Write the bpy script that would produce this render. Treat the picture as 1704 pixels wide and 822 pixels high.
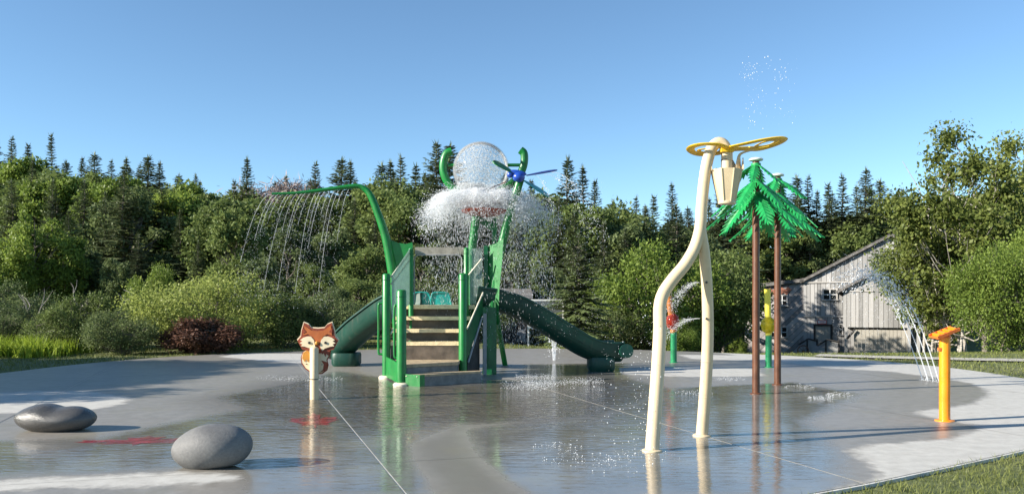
import bpy, math, random
import numpy as np
from mathutils import Vector, Matrix, Euler

# ------------------------------------------------------------------ scene, camera, sky, sun
for o in list(bpy.data.objects): bpy.data.objects.remove(o)
S = bpy.context.scene
COL = S.collection
R = math.radians
F, CX, HY, EYE = 1400.0, 852.0, 500.0, 1.5      # focal length in photo pixels, centre, horizon row, eye height

cam = bpy.data.cameras.new('camera'); camo = bpy.data.objects.new('camera', cam); COL.objects.link(camo)
camo.location = (0, 0, EYE); camo.rotation_euler = (R(90), 0, 0)
cam.sensor_width = 36; cam.lens = F / 1704 * 36; cam.shift_y = (HY - 411) / 1704
cam.clip_start = 0.1; cam.clip_end = 3000
S.camera = camo

SUN_AZ = math.atan2(-math.cos(R(17.5)), -math.sin(R(17.5)))   # towards the sun, measured from +Y clockwise
SUN_EL = R(23)
W = bpy.data.worlds.new('World'); S.world = W; W.use_nodes = True
nt = W.node_tree; bg = nt.nodes['Background']
sky = nt.nodes.new('ShaderNodeTexSky'); sky.sky_type = 'NISHITA'; sky.sun_disc = False
sky.sun_elevation = SUN_EL; sky.sun_rotation = SUN_AZ; sky.altitude = 200
sky.air_density = 0.75; sky.dust_density = 0.0; sky.ozone_density = 2.5
wb = nt.nodes.new('ShaderNodeMix'); wb.data_type = 'RGBA'; wb.blend_type = 'MULTIPLY'; wb.inputs[0].default_value = 1; wb.inputs[7].default_value = (0.95, 1.07, 1.04, 1)   # even white balance of the whole sky
nt.links.new(sky.outputs[0], wb.inputs[6]); nt.links.new(wb.outputs[2], bg.inputs[0]); bg.inputs[1].default_value = 0.091

sl = bpy.data.lights.new('sun', 'SUN'); sl.energy = 5.0; sl.angle = R(0.5); sl.color = (1.0, 0.93, 0.82)
so = bpy.data.objects.new('sun', sl); COL.objects.link(so)
sd = Vector((math.sin(SUN_AZ) * math.cos(SUN_EL), math.cos(SUN_AZ) * math.cos(SUN_EL), math.sin(SUN_EL)))
so.rotation_euler = sd.to_track_quat('Z', 'Y').to_euler(); so.location = (-20, -8, 20)
S.view_settings.view_transform = 'Standard'; S.view_settings.look = 'None'
S.view_settings.gamma = 1; S.view_settings.use_curve_mapping = False
S.view_settings.exposure = 1.15
S.render.engine = 'CYCLES'
S.cycles.transparent_max_bounces = 16

rng = np.random.default_rng(7)
random.seed(5)

def Wp(px, py, d):                                 # a point of the place seen at photo pixel (px, py), d metres ahead
    return Vector(((px - CX) / F * d, d, EYE + (HY - py) / F * d))
def G(px, py):                                     # the same on the pad
    d = EYE * F / (py - HY)
    return Vector(((px - CX) / F * d, d, 0))

# ------------------------------------------------------------------ materials
MATS = {}
def nodes(name):
    m = bpy.data.materials.new(name); m.use_nodes = True
    t = m.node_tree; b = t.nodes['Principled BSDF']
    return m, t, b
def N(t, ty, **kw):
    n = t.nodes.new(ty)
    for k, v in kw.items():
        if k.startswith('i_'):
            n.inputs[k[2:].replace('_', ' ')].default_value = v
        else: setattr(n, k, v)
    return n
def ramp(t, fac, stops):
    r = t.nodes.new('ShaderNodeValToRGB'); el = r.color_ramp.elements
    while len(el) < len(stops): el.new(0.5)
    for e, (p, c) in zip(el, stops):
        e.position = p; e.color = (*c, 1) if len(c) == 3 else c
    t.links.new(fac, r.inputs[0]); return r.outputs[0]
def math_n(t, op, a, b=None, clamp=False):
    n = t.nodes.new('ShaderNodeMath'); n.operation = op; n.use_clamp = clamp
    for i, v in enumerate((a, b)):
        if v is None: continue
        if hasattr(v, 'links'): t.links.new(v, n.inputs[i])
        else: n.inputs[i].default_value = v
    return n.outputs[0]
def mixc(t, fac, a, b, mode='MIX'):
    n = t.nodes.new('ShaderNodeMix'); n.data_type = 'RGBA'; n.blend_type = mode
    if hasattr(fac, 'links'): t.links.new(fac, n.inputs[0])
    else: n.inputs[0].default_value = fac
    for i, v in ((6, a), (7, b)):
        if hasattr(v, 'links'): t.links.new(v, n.inputs[i])
        else: n.inputs[i].default_value = (*v, 1)
    return n.outputs[2]

def paint(name, c, rough=0.35, var=0.18, scale=5.0, coat=0.0, bump=0.02, dirt=(0.25, 0.2, 0.13), dirt_amt=0.12):
    m, t, b = nodes(name)
    co = N(t, 'ShaderNodeTexCoord')
    n1 = N(t, 'ShaderNodeTexNoise', i_Scale=scale, i_Detail=6.0, i_Roughness=0.65)
    t.links.new(co.outputs['Object'], n1.inputs['Vector'])
    c2 = tuple(max(0, v * (1 - var * 1.6)) for v in c); c3 = tuple(min(1, v * (1 + var)) for v in c)
    col = ramp(t, n1.outputs[0], [(0.3, c2), (0.7, c3)])
    n2 = N(t, 'ShaderNodeTexNoise', i_Scale=scale * 4.3, i_Detail=8.0, i_Roughness=0.75)
    mp = N(t, 'ShaderNodeMapping'); mp.inputs['Scale'].default_value = (1, 1, 0.22); t.links.new(co.outputs['Object'], mp.inputs[0])
    t.links.new(mp.outputs[0], n2.inputs['Vector'])
    d = ramp(t, n2.outputs[0], [(0.55, (0, 0, 0)), (0.75, (dirt_amt * 2,) * 3)])
    col = mixc(t, d, col, dirt)
    t.links.new(col, b.inputs['Base Color'])
    rr = ramp(t, n2.outputs[0], [(0.3, (max(0.02, rough - 0.08),) * 3), (0.7, (min(1, rough + 0.14),) * 3)])
    t.links.new(rr, b.inputs['Roughness'])
    b.inputs['Coat Weight'].default_value = coat; b.inputs['Coat Roughness'].default_value = 0.12
    if bump:
        bp = N(t, 'ShaderNodeBump', i_Strength=0.25, i_Distance=bump)
        t.links.new(n2.outputs[0], bp.inputs['Height']); t.links.new(bp.outputs[0], b.inputs['Normal'])
    MATS[name] = m; return m

paint('green', (0.004, 0.175, 0.028), 0.4, coat=0.08, bump=0.004)
paint('green_dark', (0.006, 0.11, 0.035), 0.35, bump=0.004)
paint('slide_teal', (0.0015, 0.045, 0.028), 0.45, coat=0.0, bump=0.004, scale=2.5)
paint('teal_lip', (0.01, 0.30, 0.27), 0.3, coat=0.3, bump=0.004)
paint('tan', (0.66, 0.53, 0.34), 0.42, var=0.07, bump=0.003, dirt_amt=0.06)
paint('tan_bucket', (0.64, 0.51, 0.32), 0.45, var=0.08, bump=0.003, dirt_amt=0.07)
paint('brown', (0.115, 0.042, 0.018), 0.4, var=0.25, bump=0.004)
paint('leaf_green', (0.015, 0.30, 0.075), 0.4, var=0.2, bump=0.003)
paint('cap_white', (0.62, 0.66, 0.62), 0.4)
paint('orange', (0.86, 0.27, 0.008), 0.33, var=0.1, coat=0.3, bump=0.003, dirt_amt=0.06)
paint('orange_plate', (0.72, 0.16, 0.03), 0.4)
paint('yellow', (0.80, 0.52, 0.02), 0.4, var=0.12, bump=0.003)
paint('yellow_tube', (0.80, 0.66, 0.06), 0.4, var=0.1)
paint('toy_green', (0.015, 0.24, 0.09), 0.35)
paint('red', (0.42, 0.07, 0.03), 0.45, var=0.2)
paint('red_toy', (0.45, 0.045, 0.02), 0.4)
paint('orange_tube', (0.70, 0.22, 0.04), 0.4)
paint('blue', (0.012, 0.06, 0.36), 0.3, coat=0.3, bump=0.003)
paint('wing_blue', (0.012, 0.025, 0.14), 0.35)
paint('tread', (0.80, 0.64, 0.38), 0.6, var=0.2, scale=9)
paint('step_wood', (0.42, 0.32, 0.20), 0.6, var=0.25, scale=9)
paint('step_face', (0.20, 0.19, 0.18), 0.5, var=0.25, scale=7)
paint('riser', (0.13, 0.10, 0.075), 0.35, var=0.35, scale=4)
paint('steel_grey', (0.30, 0.31, 0.32), 0.4)
paint('cream', (0.70, 0.64, 0.50), 0.5)
paint('fox_orange', (0.46, 0.12, 0.025), 0.5, var=0.15, bump=0.003)
paint('fox_dark', (0.25, 0.045, 0.015), 0.5, bump=0.003)
paint('fox_cream', (0.78, 0.66, 0.44), 0.5, var=0.08, bump=0.003)
paint('fox_ochre', (0.55, 0.24, 0.03), 0.5, bump=0.003)
paint('black', (0.015, 0.015, 0.015), 0.5)
paint('paint_red', (0.38, 0.05, 0.06), 0.12, var=0.4, scale=7, bump=0.002, dirt=(0.28, 0.26, 0.25), dirt_amt=0.5)
paint('barn_trim', (0.42, 0.40, 0.37), 0.8)
paint('barn_dark', (0.035, 0.032, 0.03), 0.85)
paint('shade_board', (0.075, 0.085, 0.11), 0.85, var=0.4, scale=2)  # shade on the barn's side wall put into the board colour
paint('white_trim', (0.72, 0.72, 0.70), 0.6)
paint('sign_red', (0.55, 0.06, 0.05), 0.6)
paint('shingle', (0.15, 0.14, 0.13), 0.9, var=0.4, scale=3)
paint('shingle_red', (0.30, 0.12, 0.075), 0.9, var=0.4, scale=3)
paint('board_grey', (0.10, 0.11, 0.115), 0.35)
paint('shed_dark', (0.045, 0.042, 0.042), 0.8, var=0.4)
paint('shed_panel', (0.30, 0.31, 0.34), 0.7)
paint('rust', (0.14, 0.08, 0.05), 0.8)
paint('drain_dark', (0.05, 0.05, 0.05), 0.5)
paint('grey_twig', (0.30, 0.27, 0.24), 0.9, var=0.3)
paint('gravel', (0.46, 0.43, 0.37), 0.95, var=0.2, scale=14, bump=0.01)

def glass_mat(name, tint, opacity, rough=0.08, ior=1.49):
    m, t, b = nodes(name)
    tr = N(t, 'ShaderNodeBsdfTransparent'); tr.inputs[0].default_value = (*tint, 1)
    co = N(t, 'ShaderNodeTexCoord')
    n1 = N(t, 'ShaderNodeTexNoise', i_Scale=7.0, i_Detail=6.0, i_Roughness=0.7); t.links.new(co.outputs['Object'], n1.inputs['Vector'])
    b.inputs['Base Color'].default_value = (*[0.8 * v for v in tint], 1); b.inputs['Roughness'].default_value = rough
    fr = N(t, 'ShaderNodeFresnel'); fr.inputs[0].default_value = ior
    op = ramp(t, n1.outputs[0], [(0.3, (opacity * 0.6,) * 3), (0.7, (min(1, opacity * 1.5),) * 3)])
    f = math_n(t, 'ADD', fr.outputs[0], op, True)
    mx = N(t, 'ShaderNodeMixShader'); t.links.new(f, mx.inputs[0])
    t.links.new(tr.outputs[0], mx.inputs[1]); t.links.new(b.outputs[0], mx.inputs[2])
    t.links.new(mx.outputs[0], t.nodes['Material Output'].inputs[0])
    MATS[name] = m; return m
glass_mat('clear_panel', (0.82, 0.93, 0.86), 0.16)
glass_mat('smoky_panel', (0.60, 0.55, 0.46), 0.45)
glass_mat('acrylic', (0.90, 0.90, 0.89), 0.12, 0.05, 1.1)
glass_mat('yellow_clear', (0.95, 0.80, 0.05), 0.35)
glass_mat('red_clear', (0.75, 0.10, 0.05), 0.45)

def water_mat(name, opac, c=(0.93, 0.95, 0.97)):
    m, t, b = nodes(name)
    b.inputs['Base Color'].default_value = (*c, 1); b.inputs['Roughness'].default_value = 0.25; b.inputs['IOR'].default_value = 1.33
    b.inputs['Subsurface Weight'].default_value = 0.0
    tl = N(t, 'ShaderNodeBsdfTranslucent'); tl.inputs[0].default_value = (*c, 1)
    m0 = N(t, 'ShaderNodeMixShader'); m0.inputs[0].default_value = 0.4
    t.links.new(b.outputs[0], m0.inputs[1]); t.links.new(tl.outputs[0], m0.inputs[2])
    tr = N(t, 'ShaderNodeBsdfTransparent')
    mx = N(t, 'ShaderNodeMixShader'); mx.inputs[0].default_value = opac
    t.links.new(tr.outputs[0], mx.inputs[1]); t.links.new(m0.outputs[0], mx.inputs[2])
    t.links.new(mx.outputs[0], t.nodes['Material Output'].inputs[0])
    MATS[name] = m; return m
water_mat('drops', 0.95); water_mat('mist', 0.5); water_mat('streams', 0.55)

def veil_mat():
    m, t, b = nodes('veil')
    co = N(t, 'ShaderNodeTexCoord'); mp = N(t, 'ShaderNodeMapping'); mp.inputs['Scale'].default_value = (5, 5, 1.4)
    t.links.new(co.outputs['Object'], mp.inputs[0])
    n1 = N(t, 'ShaderNodeTexNoise', i_Scale=2.2, i_Detail=9.0, i_Roughness=0.7); t.links.new(mp.outputs[0], n1.inputs['Vector'])
    f = ramp(t, n1.outputs[0], [(0.30, (0, 0, 0)), (0.68, (0.85,) * 3)])
    at = N(t, 'ShaderNodeAttribute', attribute_name='fade')
    f = math_n(t, 'MULTIPLY', f, at.outputs['Fac'])
    b.inputs['Base Color'].default_value = (0.93, 0.94, 0.96, 1); b.inputs['Roughness'].default_value = 0.3
    tl = N(t, 'ShaderNodeBsdfTranslucent'); tl.inputs[0].default_value = (0.93, 0.94, 0.96, 1)
    m0 = N(t, 'ShaderNodeMixShader'); m0.inputs[0].default_value = 0.5
    t.links.new(b.outputs[0], m0.inputs[1]); t.links.new(tl.outputs[0], m0.inputs[2])
    tr = N(t, 'ShaderNodeBsdfTransparent'); mx = N(t, 'ShaderNodeMixShader')
    t.links.new(f, mx.inputs[0]); t.links.new(tr.outputs[0], mx.inputs[1]); t.links.new(m0.outputs[0], mx.inputs[2])
    t.links.new(mx.outputs[0], t.nodes['Material Output'].inputs[0]); MATS['veil'] = m
veil_mat()

def worn():
    m = MATS['paint_red']; t = m.node_tree; b = t.nodes['Principled BSDF']; co = N(t, 'ShaderNodeTexCoord')
    n1 = N(t, 'ShaderNodeTexNoise', i_Scale=4.5, i_Detail=8.0, i_Roughness=0.7); t.links.new(co.outputs['Object'], n1.inputs['Vector'])
    tr = N(t, 'ShaderNodeBsdfTransparent'); mx = N(t, 'ShaderNodeMixShader')
    t.links.new(ramp(t, n1.outputs[0], [(0.36, (0.15,) * 3), (0.58, (0.95,) * 3)]), mx.inputs[0]); t.links.new(tr.outputs[0], mx.inputs[1]); t.links.new(b.outputs[0], mx.inputs[2])
    t.links.new(mx.outputs[0], t.nodes['Material Output'].inputs[0])
worn()
def leaf_mat(name, dark, light, trans=0.35, rough=0.5, tip=None):
    m, t, b = nodes(name)
    geo = N(t, 'ShaderNodeNewGeometry'); oi = N(t, 'ShaderNodeObjectInfo')
    co = N(t, 'ShaderNodeTexCoord')
    n1 = N(t, 'ShaderNodeTexNoise', i_Scale=0.55, i_Detail=3.0); t.links.new(co.outputs['Object'], n1.inputs['Vector'])
    a = math_n(t, 'MULTIPLY', geo.outputs['Random Per Island'], 0.55)
    bb = math_n(t, 'MULTIPLY', n1.outputs[0], 0.6)
    s = math_n(t, 'ADD', a, bb); 
    c = math_n(t, 'MULTIPLY', oi.outputs['Random'], 0.35); s = math_n(t, 'ADD', s, c)
    s = math_n(t, 'SUBTRACT', s, 0.22)
    col = ramp(t, s, [(0.0, dark), (0.85, light)] + ([(1.0, tip)] if tip else []))
    t.links.new(col, b.inputs['Base Color']); b.inputs['Roughness'].default_value = rough
    b.inputs['Specular IOR Level'].default_value = 0.18
    tl = N(t, 'ShaderNodeBsdfTranslucent'); t.links.new(col, tl.inputs[0])
    mx = N(t, 'ShaderNodeMixShader'); mx.inputs[0].default_value = trans
    t.links.new(b.outputs[0], mx.inputs[1]); t.links.new(tl.outputs[0], mx.inputs[2])
    t.links.new(mx.outputs[0], t.nodes['Material Output'].inputs[0])
    MATS[name] = m; return m
leaf_mat('spruce_dark', (0.06, 0.09, 0.05), (0.19, 0.23, 0.11), 0.35)
leaf_mat('spruce_near', (0.055, 0.09, 0.035), (0.21, 0.26, 0.10), 0.3)
leaf_mat('leaf_mid', (0.055, 0.09, 0.025), (0.20, 0.25, 0.075), 0.42)
leaf_mat('leaf_bright', (0.07, 0.12, 0.02), (0.24, 0.31, 0.06), 0.42)
leaf_mat('leaf_dark', (0.055, 0.085, 0.035), (0.18, 0.225, 0.085), 0.42)
leaf_mat('leaf_willow', (0.11, 0.145, 0.03), (0.34, 0.39, 0.10), 0.45)
leaf_mat('leaf_birch', (0.07, 0.10, 0.022), (0.23, 0.26, 0.065), 0.4)
leaf_mat('leaf_red', (0.05, 0.026, 0.018), (0.17, 0.085, 0.055), 0.25)
leaf_mat('leaf_fern', (0.12, 0.19, 0.015), (0.34, 0.42, 0.05), 0.4)
leaf_mat('grass_blade', (0.06, 0.085, 0.02), (0.22, 0.24, 0.075), 0.3, tip=(0.42, 0.38, 0.2))
leaf_mat('dead_twig', (0.20, 0.16, 0.14), (0.38, 0.31, 0.29), 0.0, 0.9)

def bark(name, a, b_, scale=(6, 6, 1)):
    m, t, b = nodes(name)
    co = N(t, 'ShaderNodeTexCoord'); mp = N(t, 'ShaderNodeMapping'); mp.inputs['Scale'].default_value = scale
    t.links.new(co.outputs['Object'], mp.inputs[0])
    n1 = N(t, 'ShaderNodeTexNoise', i_Scale=2.0, i_Detail=7.0, i_Roughness=0.7); t.links.new(mp.outputs[0], n1.inputs['Vector'])
    t.links.new(ramp(t, n1.outputs[0], [(0.35, a), (0.65, b_)]), b.inputs['Base Color']); b.inputs['Roughness'].default_value = 0.9
    bp = N(t, 'ShaderNodeBump', i_Strength=0.5, i_Distance=0.03); t.links.new(n1.outputs[0], bp.inputs['Height']); t.links.new(bp.outputs[0], b.inputs['Normal'])
    MATS[name] = m
bark('bark_grey', (0.07, 0.06, 0.05), (0.22, 0.19, 0.16))
bark('bark_birch', (0.16, 0.14, 0.12), (0.52, 0.48, 0.42), (3, 3, 9))

def stone_mat(name, a, b_, ra, rb):
    m, t, b = nodes(name)
    co = N(t, 'ShaderNodeTexCoord')
    n1 = N(t, 'ShaderNodeTexNoise', i_Scale=3.0, i_Detail=5.0); t.links.new(co.outputs['Object'], n1.inputs['Vector'])
    n2 = N(t, 'ShaderNodeTexNoise', i_Scale=45.0, i_Detail=8.0, i_Roughness=0.75); t.links.new(co.outputs['Object'], n2.inputs['Vector'])
    c = ramp(t, n1.outputs[0], [(0.35, a), (0.65, b_)])
    c = mixc(t, 0.35, c, ramp(t, n2.outputs[0], [(0.35, (0.10, 0.10, 0.10)), (0.65, (0.5, 0.49, 0.47))]), 'OVERLAY')
    t.links.new(c, b.inputs['Base Color'])
    t.links.new(ramp(t, n1.outputs[0], [(0.35, (ra,) * 3), (0.65, (rb,) * 3)]), b.inputs['Roughness'])
    bp = N(t, 'ShaderNodeBump', i_Strength=0.6, i_Distance=0.01); t.links.new(n2.outputs[0], bp.inputs['Height']); t.links.new(bp.outputs[0], b.inputs['Normal'])
    MATS[name] = m
stone_mat('stone_wet', (0.07, 0.068, 0.064), (0.12, 0.115, 0.11), 0.2, 0.5)
stone_mat('stone_dry', (0.13, 0.13, 0.13), (0.21, 0.21, 0.205), 0.55, 0.9)

def barn_mat(name, a, mid, b_):
    m, t, b = nodes(name)
    geo = N(t, 'ShaderNodeNewGeometry'); co = N(t, 'ShaderNodeTexCoord')
    mp = N(t, 'ShaderNodeMapping'); mp.inputs['Scale'].default_value = (3, 3, 0.35); t.links.new(co.outputs['Object'], mp.inputs[0])
    n1 = N(t, 'ShaderNodeTexNoise', i_Scale=2.5, i_Detail=8.0, i_Roughness=0.75); t.links.new(mp.outputs[0], n1.inputs['Vector'])
    s = math_n(t, 'ADD', math_n(t, 'MULTIPLY', geo.outputs['Random Per Island'], 0.5), math_n(t, 'MULTIPLY', n1.outputs[0], 0.6))
    t.links.new(ramp(t, s, [(0.12, a), (0.5, mid), (0.9, b_)]), b.inputs['Base Color']); b.inputs['Roughness'].default_value = 0.9
    MATS[name] = m
barn_mat('barn_board', (0.09, 0.087, 0.083), (0.28, 0.275, 0.265), (0.42, 0.41, 0.395))
barn_mat('barn_diag', (0.09, 0.08, 0.075), (0.29, 0.27, 0.26), (0.42, 0.40, 0.385))
barn_mat('barn_door', (0.14, 0.125, 0.10), (0.30, 0.28, 0.24), (0.42, 0.39, 0.33))

def pane_mat():
    m, t, b = nodes('pane'); b.inputs['Base Color'].default_value = (0.012, 0.013, 0.015, 1); b.inputs['Roughness'].default_value = 0.08
    co = N(t, 'ShaderNodeTexCoord'); n1 = N(t, 'ShaderNodeTexNoise', i_Scale=3.0)
    t.links.new(co.outputs['Object'], n1.inputs['Vector'])
    bp = N(t, 'ShaderNodeBump', i_Strength=0.2, i_Distance=0.02); t.links.new(n1.outputs[0], bp.inputs['Height']); t.links.new(bp.outputs[0], b.inputs['Normal'])
    MATS['pane'] = m
pane_mat()

def pad_mat():
    m, t, b = nodes('pad_concrete')
    co = N(t, 'ShaderNodeTexCoord'); at = N(t, 'ShaderNodeAttribute', attribute_name='wet')
    sep = N(t, 'ShaderNodeSeparateColor'); t.links.new(at.outputs['Color'], sep.inputs[0])
    nb = N(t, 'ShaderNodeTexNoise', i_Scale=1.1, i_Detail=6.0, i_Roughness=0.6); t.links.new(co.outputs['Object'], nb.inputs['Vector'])
    nm = N(t, 'ShaderNodeTexNoise', i_Scale=6.0, i_Detail=9.0, i_Roughness=0.7); t.links.new(co.outputs['Object'], nm.inputs['Vector'])
    nf = N(t, 'ShaderNodeTexNoise', i_Scale=120.0, i_Detail=4.0, i_Roughness=0.7); t.links.new(co.outputs['Object'], nf.inputs['Vector'])
    jit = math_n(t, 'MULTIPLY', math_n(t, 'SUBTRACT', nm.outputs[0], 0.5), 0.55)
    jit = math_n(t, 'ADD', jit, math_n(t, 'MULTIPLY', math_n(t, 'SUBTRACT', nb.outputs[0], 0.5), 0.5))
    def crisp(ch, k):
        v = math_n(t, 'ADD', sep.outputs[ch], jit); v = math_n(t, 'SUBTRACT', v, 0.5); v = math_n(t, 'MULTIPLY', v, k)
        return math_n(t, 'ADD', v, 0.5, True)
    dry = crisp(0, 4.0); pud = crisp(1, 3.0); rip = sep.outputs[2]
    cdry = ramp(t, nm.outputs[0], [(0.3, (0.40, 0.385, 0.35)), (0.7, (0.54, 0.525, 0.48))])
    cdamp = ramp(t, nm.outputs[0], [(0.3, (0.20, 0.185, 0.16)), (0.7, (0.30, 0.28, 0.25))])
    cpud = ramp(t, nb.outputs[0], [(0.35, (0.14, 0.135, 0.12)), (0.65, (0.215, 0.21, 0.195))])
    c = mixc(t, pud, cdamp, cpud); c = mixc(t, math_n(t, 'MULTIPLY', at.outputs['Alpha'], 0.85), c, ramp(t, nf.outputs[0], [(0.3, (0.105, 0.095, 0.075)), (0.7, (0.19, 0.175, 0.145))]))
    c = mixc(t, math_n(t, 'MULTIPLY', math_n(t, 'MULTIPLY', rip, math_n(t, 'ADD', nm.outputs[0], 0.35)), 0.95, True), c, (0.085, 0.065, 0.038)); c = mixc(t, dry, c, cdry)  # brown reflection of stairs and forest tinted into the rippled puddle's colour
    sp = ramp(t, nf.outputs[0], [(0.35, (0.38,) * 3), (0.65, (0.62,) * 3)]); c = mixc(t, 0.35, c, sp, 'OVERLAY')
    # faint algae staining where water stands
    al = ramp(t, nb.outputs[0], [(0.55, (0, 0, 0)), (0.72, (0.45,) * 3)]); al = math_n(t, 'MULTIPLY', al, math_n(t, 'SUBTRACT', 1.0, dry))
    c = mixc(t, al, c, (0.2, 0.185, 0.12)); t.links.new(c, b.inputs['Base Color'])
    r1 = N(t, 'ShaderNodeMix'); r1.inputs[2].default_value = 0.36; r1.inputs[3].default_value = 0.07; t.links.new(pud, r1.inputs[0])
    rn = math_n(t, 'ADD', r1.outputs[0], math_n(t, 'MULTIPLY', math_n(t, 'SUBTRACT', nb.outputs[0], 0.5), 0.18), True)
    rn = math_n(t, 'MAXIMUM', rn, 0.03)
    r2 = N(t, 'ShaderNodeMix'); r2.inputs[3].default_value = 0.8; t.links.new(dry, r2.inputs[0]); t.links.new(rn, r2.inputs[2])
    t.links.new(r2.outputs[0], b.inputs['Roughness']); b.inputs['IOR'].default_value = 1.33
    mp = N(t, 'ShaderNodeMapping'); mp.inputs['Scale'].default_value = (3.5, 9, 1); t.links.new(co.outputs['Object'], mp.inputs[0])
    wv = N(t, 'ShaderNodeTexNoise', i_Scale=1.3, i_Detail=3.0, i_Distortion=0.6); t.links.new(mp.outputs[0], wv.inputs['Vector'])
    b1 = N(t, 'ShaderNodeBump', i_Distance=0.03); t.links.new(math_n(t, 'MULTIPLY', rip, 1.0), b1.inputs['Strength']); t.links.new(wv.outputs[0], b1.inputs['Height'])
    b2 = N(t, 'ShaderNodeBump', i_Distance=0.004); t.links.new(nf.outputs[0], b2.inputs['Height'])
    t.links.new(math_n(t, 'ADD', math_n(t, 'MULTIPLY', dry, 0.3), 0.03), b2.inputs['Strength']); t.links.new(b1.outputs[0], b2.inputs['Normal'])
    t.links.new(b2.outputs[0], b.inputs['Normal'])
    MATS['pad_concrete'] = m
pad_mat()
paint('sealant', (0.60, 0.58, 0.53), 0.7)

def ground_mat():
    m, t, b = nodes('lawn')
    co = N(t, 'ShaderNodeTexCoord')
    n0 = N(t, 'ShaderNodeTexNoise', i_Scale=0.25, i_Detail=5.0); t.links.new(co.outputs['Object'], n0.inputs['Vector'])
    n1 = N(t, 'ShaderNodeTexNoise', i_Scale=9.0, i_Detail=9.0, i_Roughness=0.75); t.links.new(co.outputs['Object'], n1.inputs['Vector'])
    c = ramp(t, n1.outputs[0], [(0.3, (0.035, 0.055, 0.015)), (0.5, (0.11, 0.135, 0.04)), (0.75, (0.24, 0.23, 0.10))])
    c = mixc(t, ramp(t, n0.outputs[0], [(0.4, (0, 0, 0)), (0.65, (0.5,) * 3)]), c, (0.19, 0.18, 0.08))
    t.links.new(c, b.inputs['Base Color']); b.inputs['Roughness'].default_value = 0.95
    bp = N(t, 'ShaderNodeBump', i_Strength=0.7, i_Distance=0.06); t.links.new(n1.outputs[0], bp.inputs['Height']); t.links.new(bp.outputs[0], b.inputs['Normal'])
    MATS['lawn'] = m
ground_mat()

# ------------------------------------------------------------------ helpers
ORIG = {}
def tag(o, label=None, cat=None, group=None, kind=None):
    for k, v in (('label', label), ('category', cat), ('group', group), ('kind', kind)):
        if v: o[k] = v
    return o
def thing(name, label, cat, loc=(0, 0, 0), group=None):
    o = bpy.data.objects.new(name, None); COL.objects.link(o); o.location = loc; o.empty_display_size = 0.2
    ORIG[o] = Vector(loc); return tag(o, label, cat, group)

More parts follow.
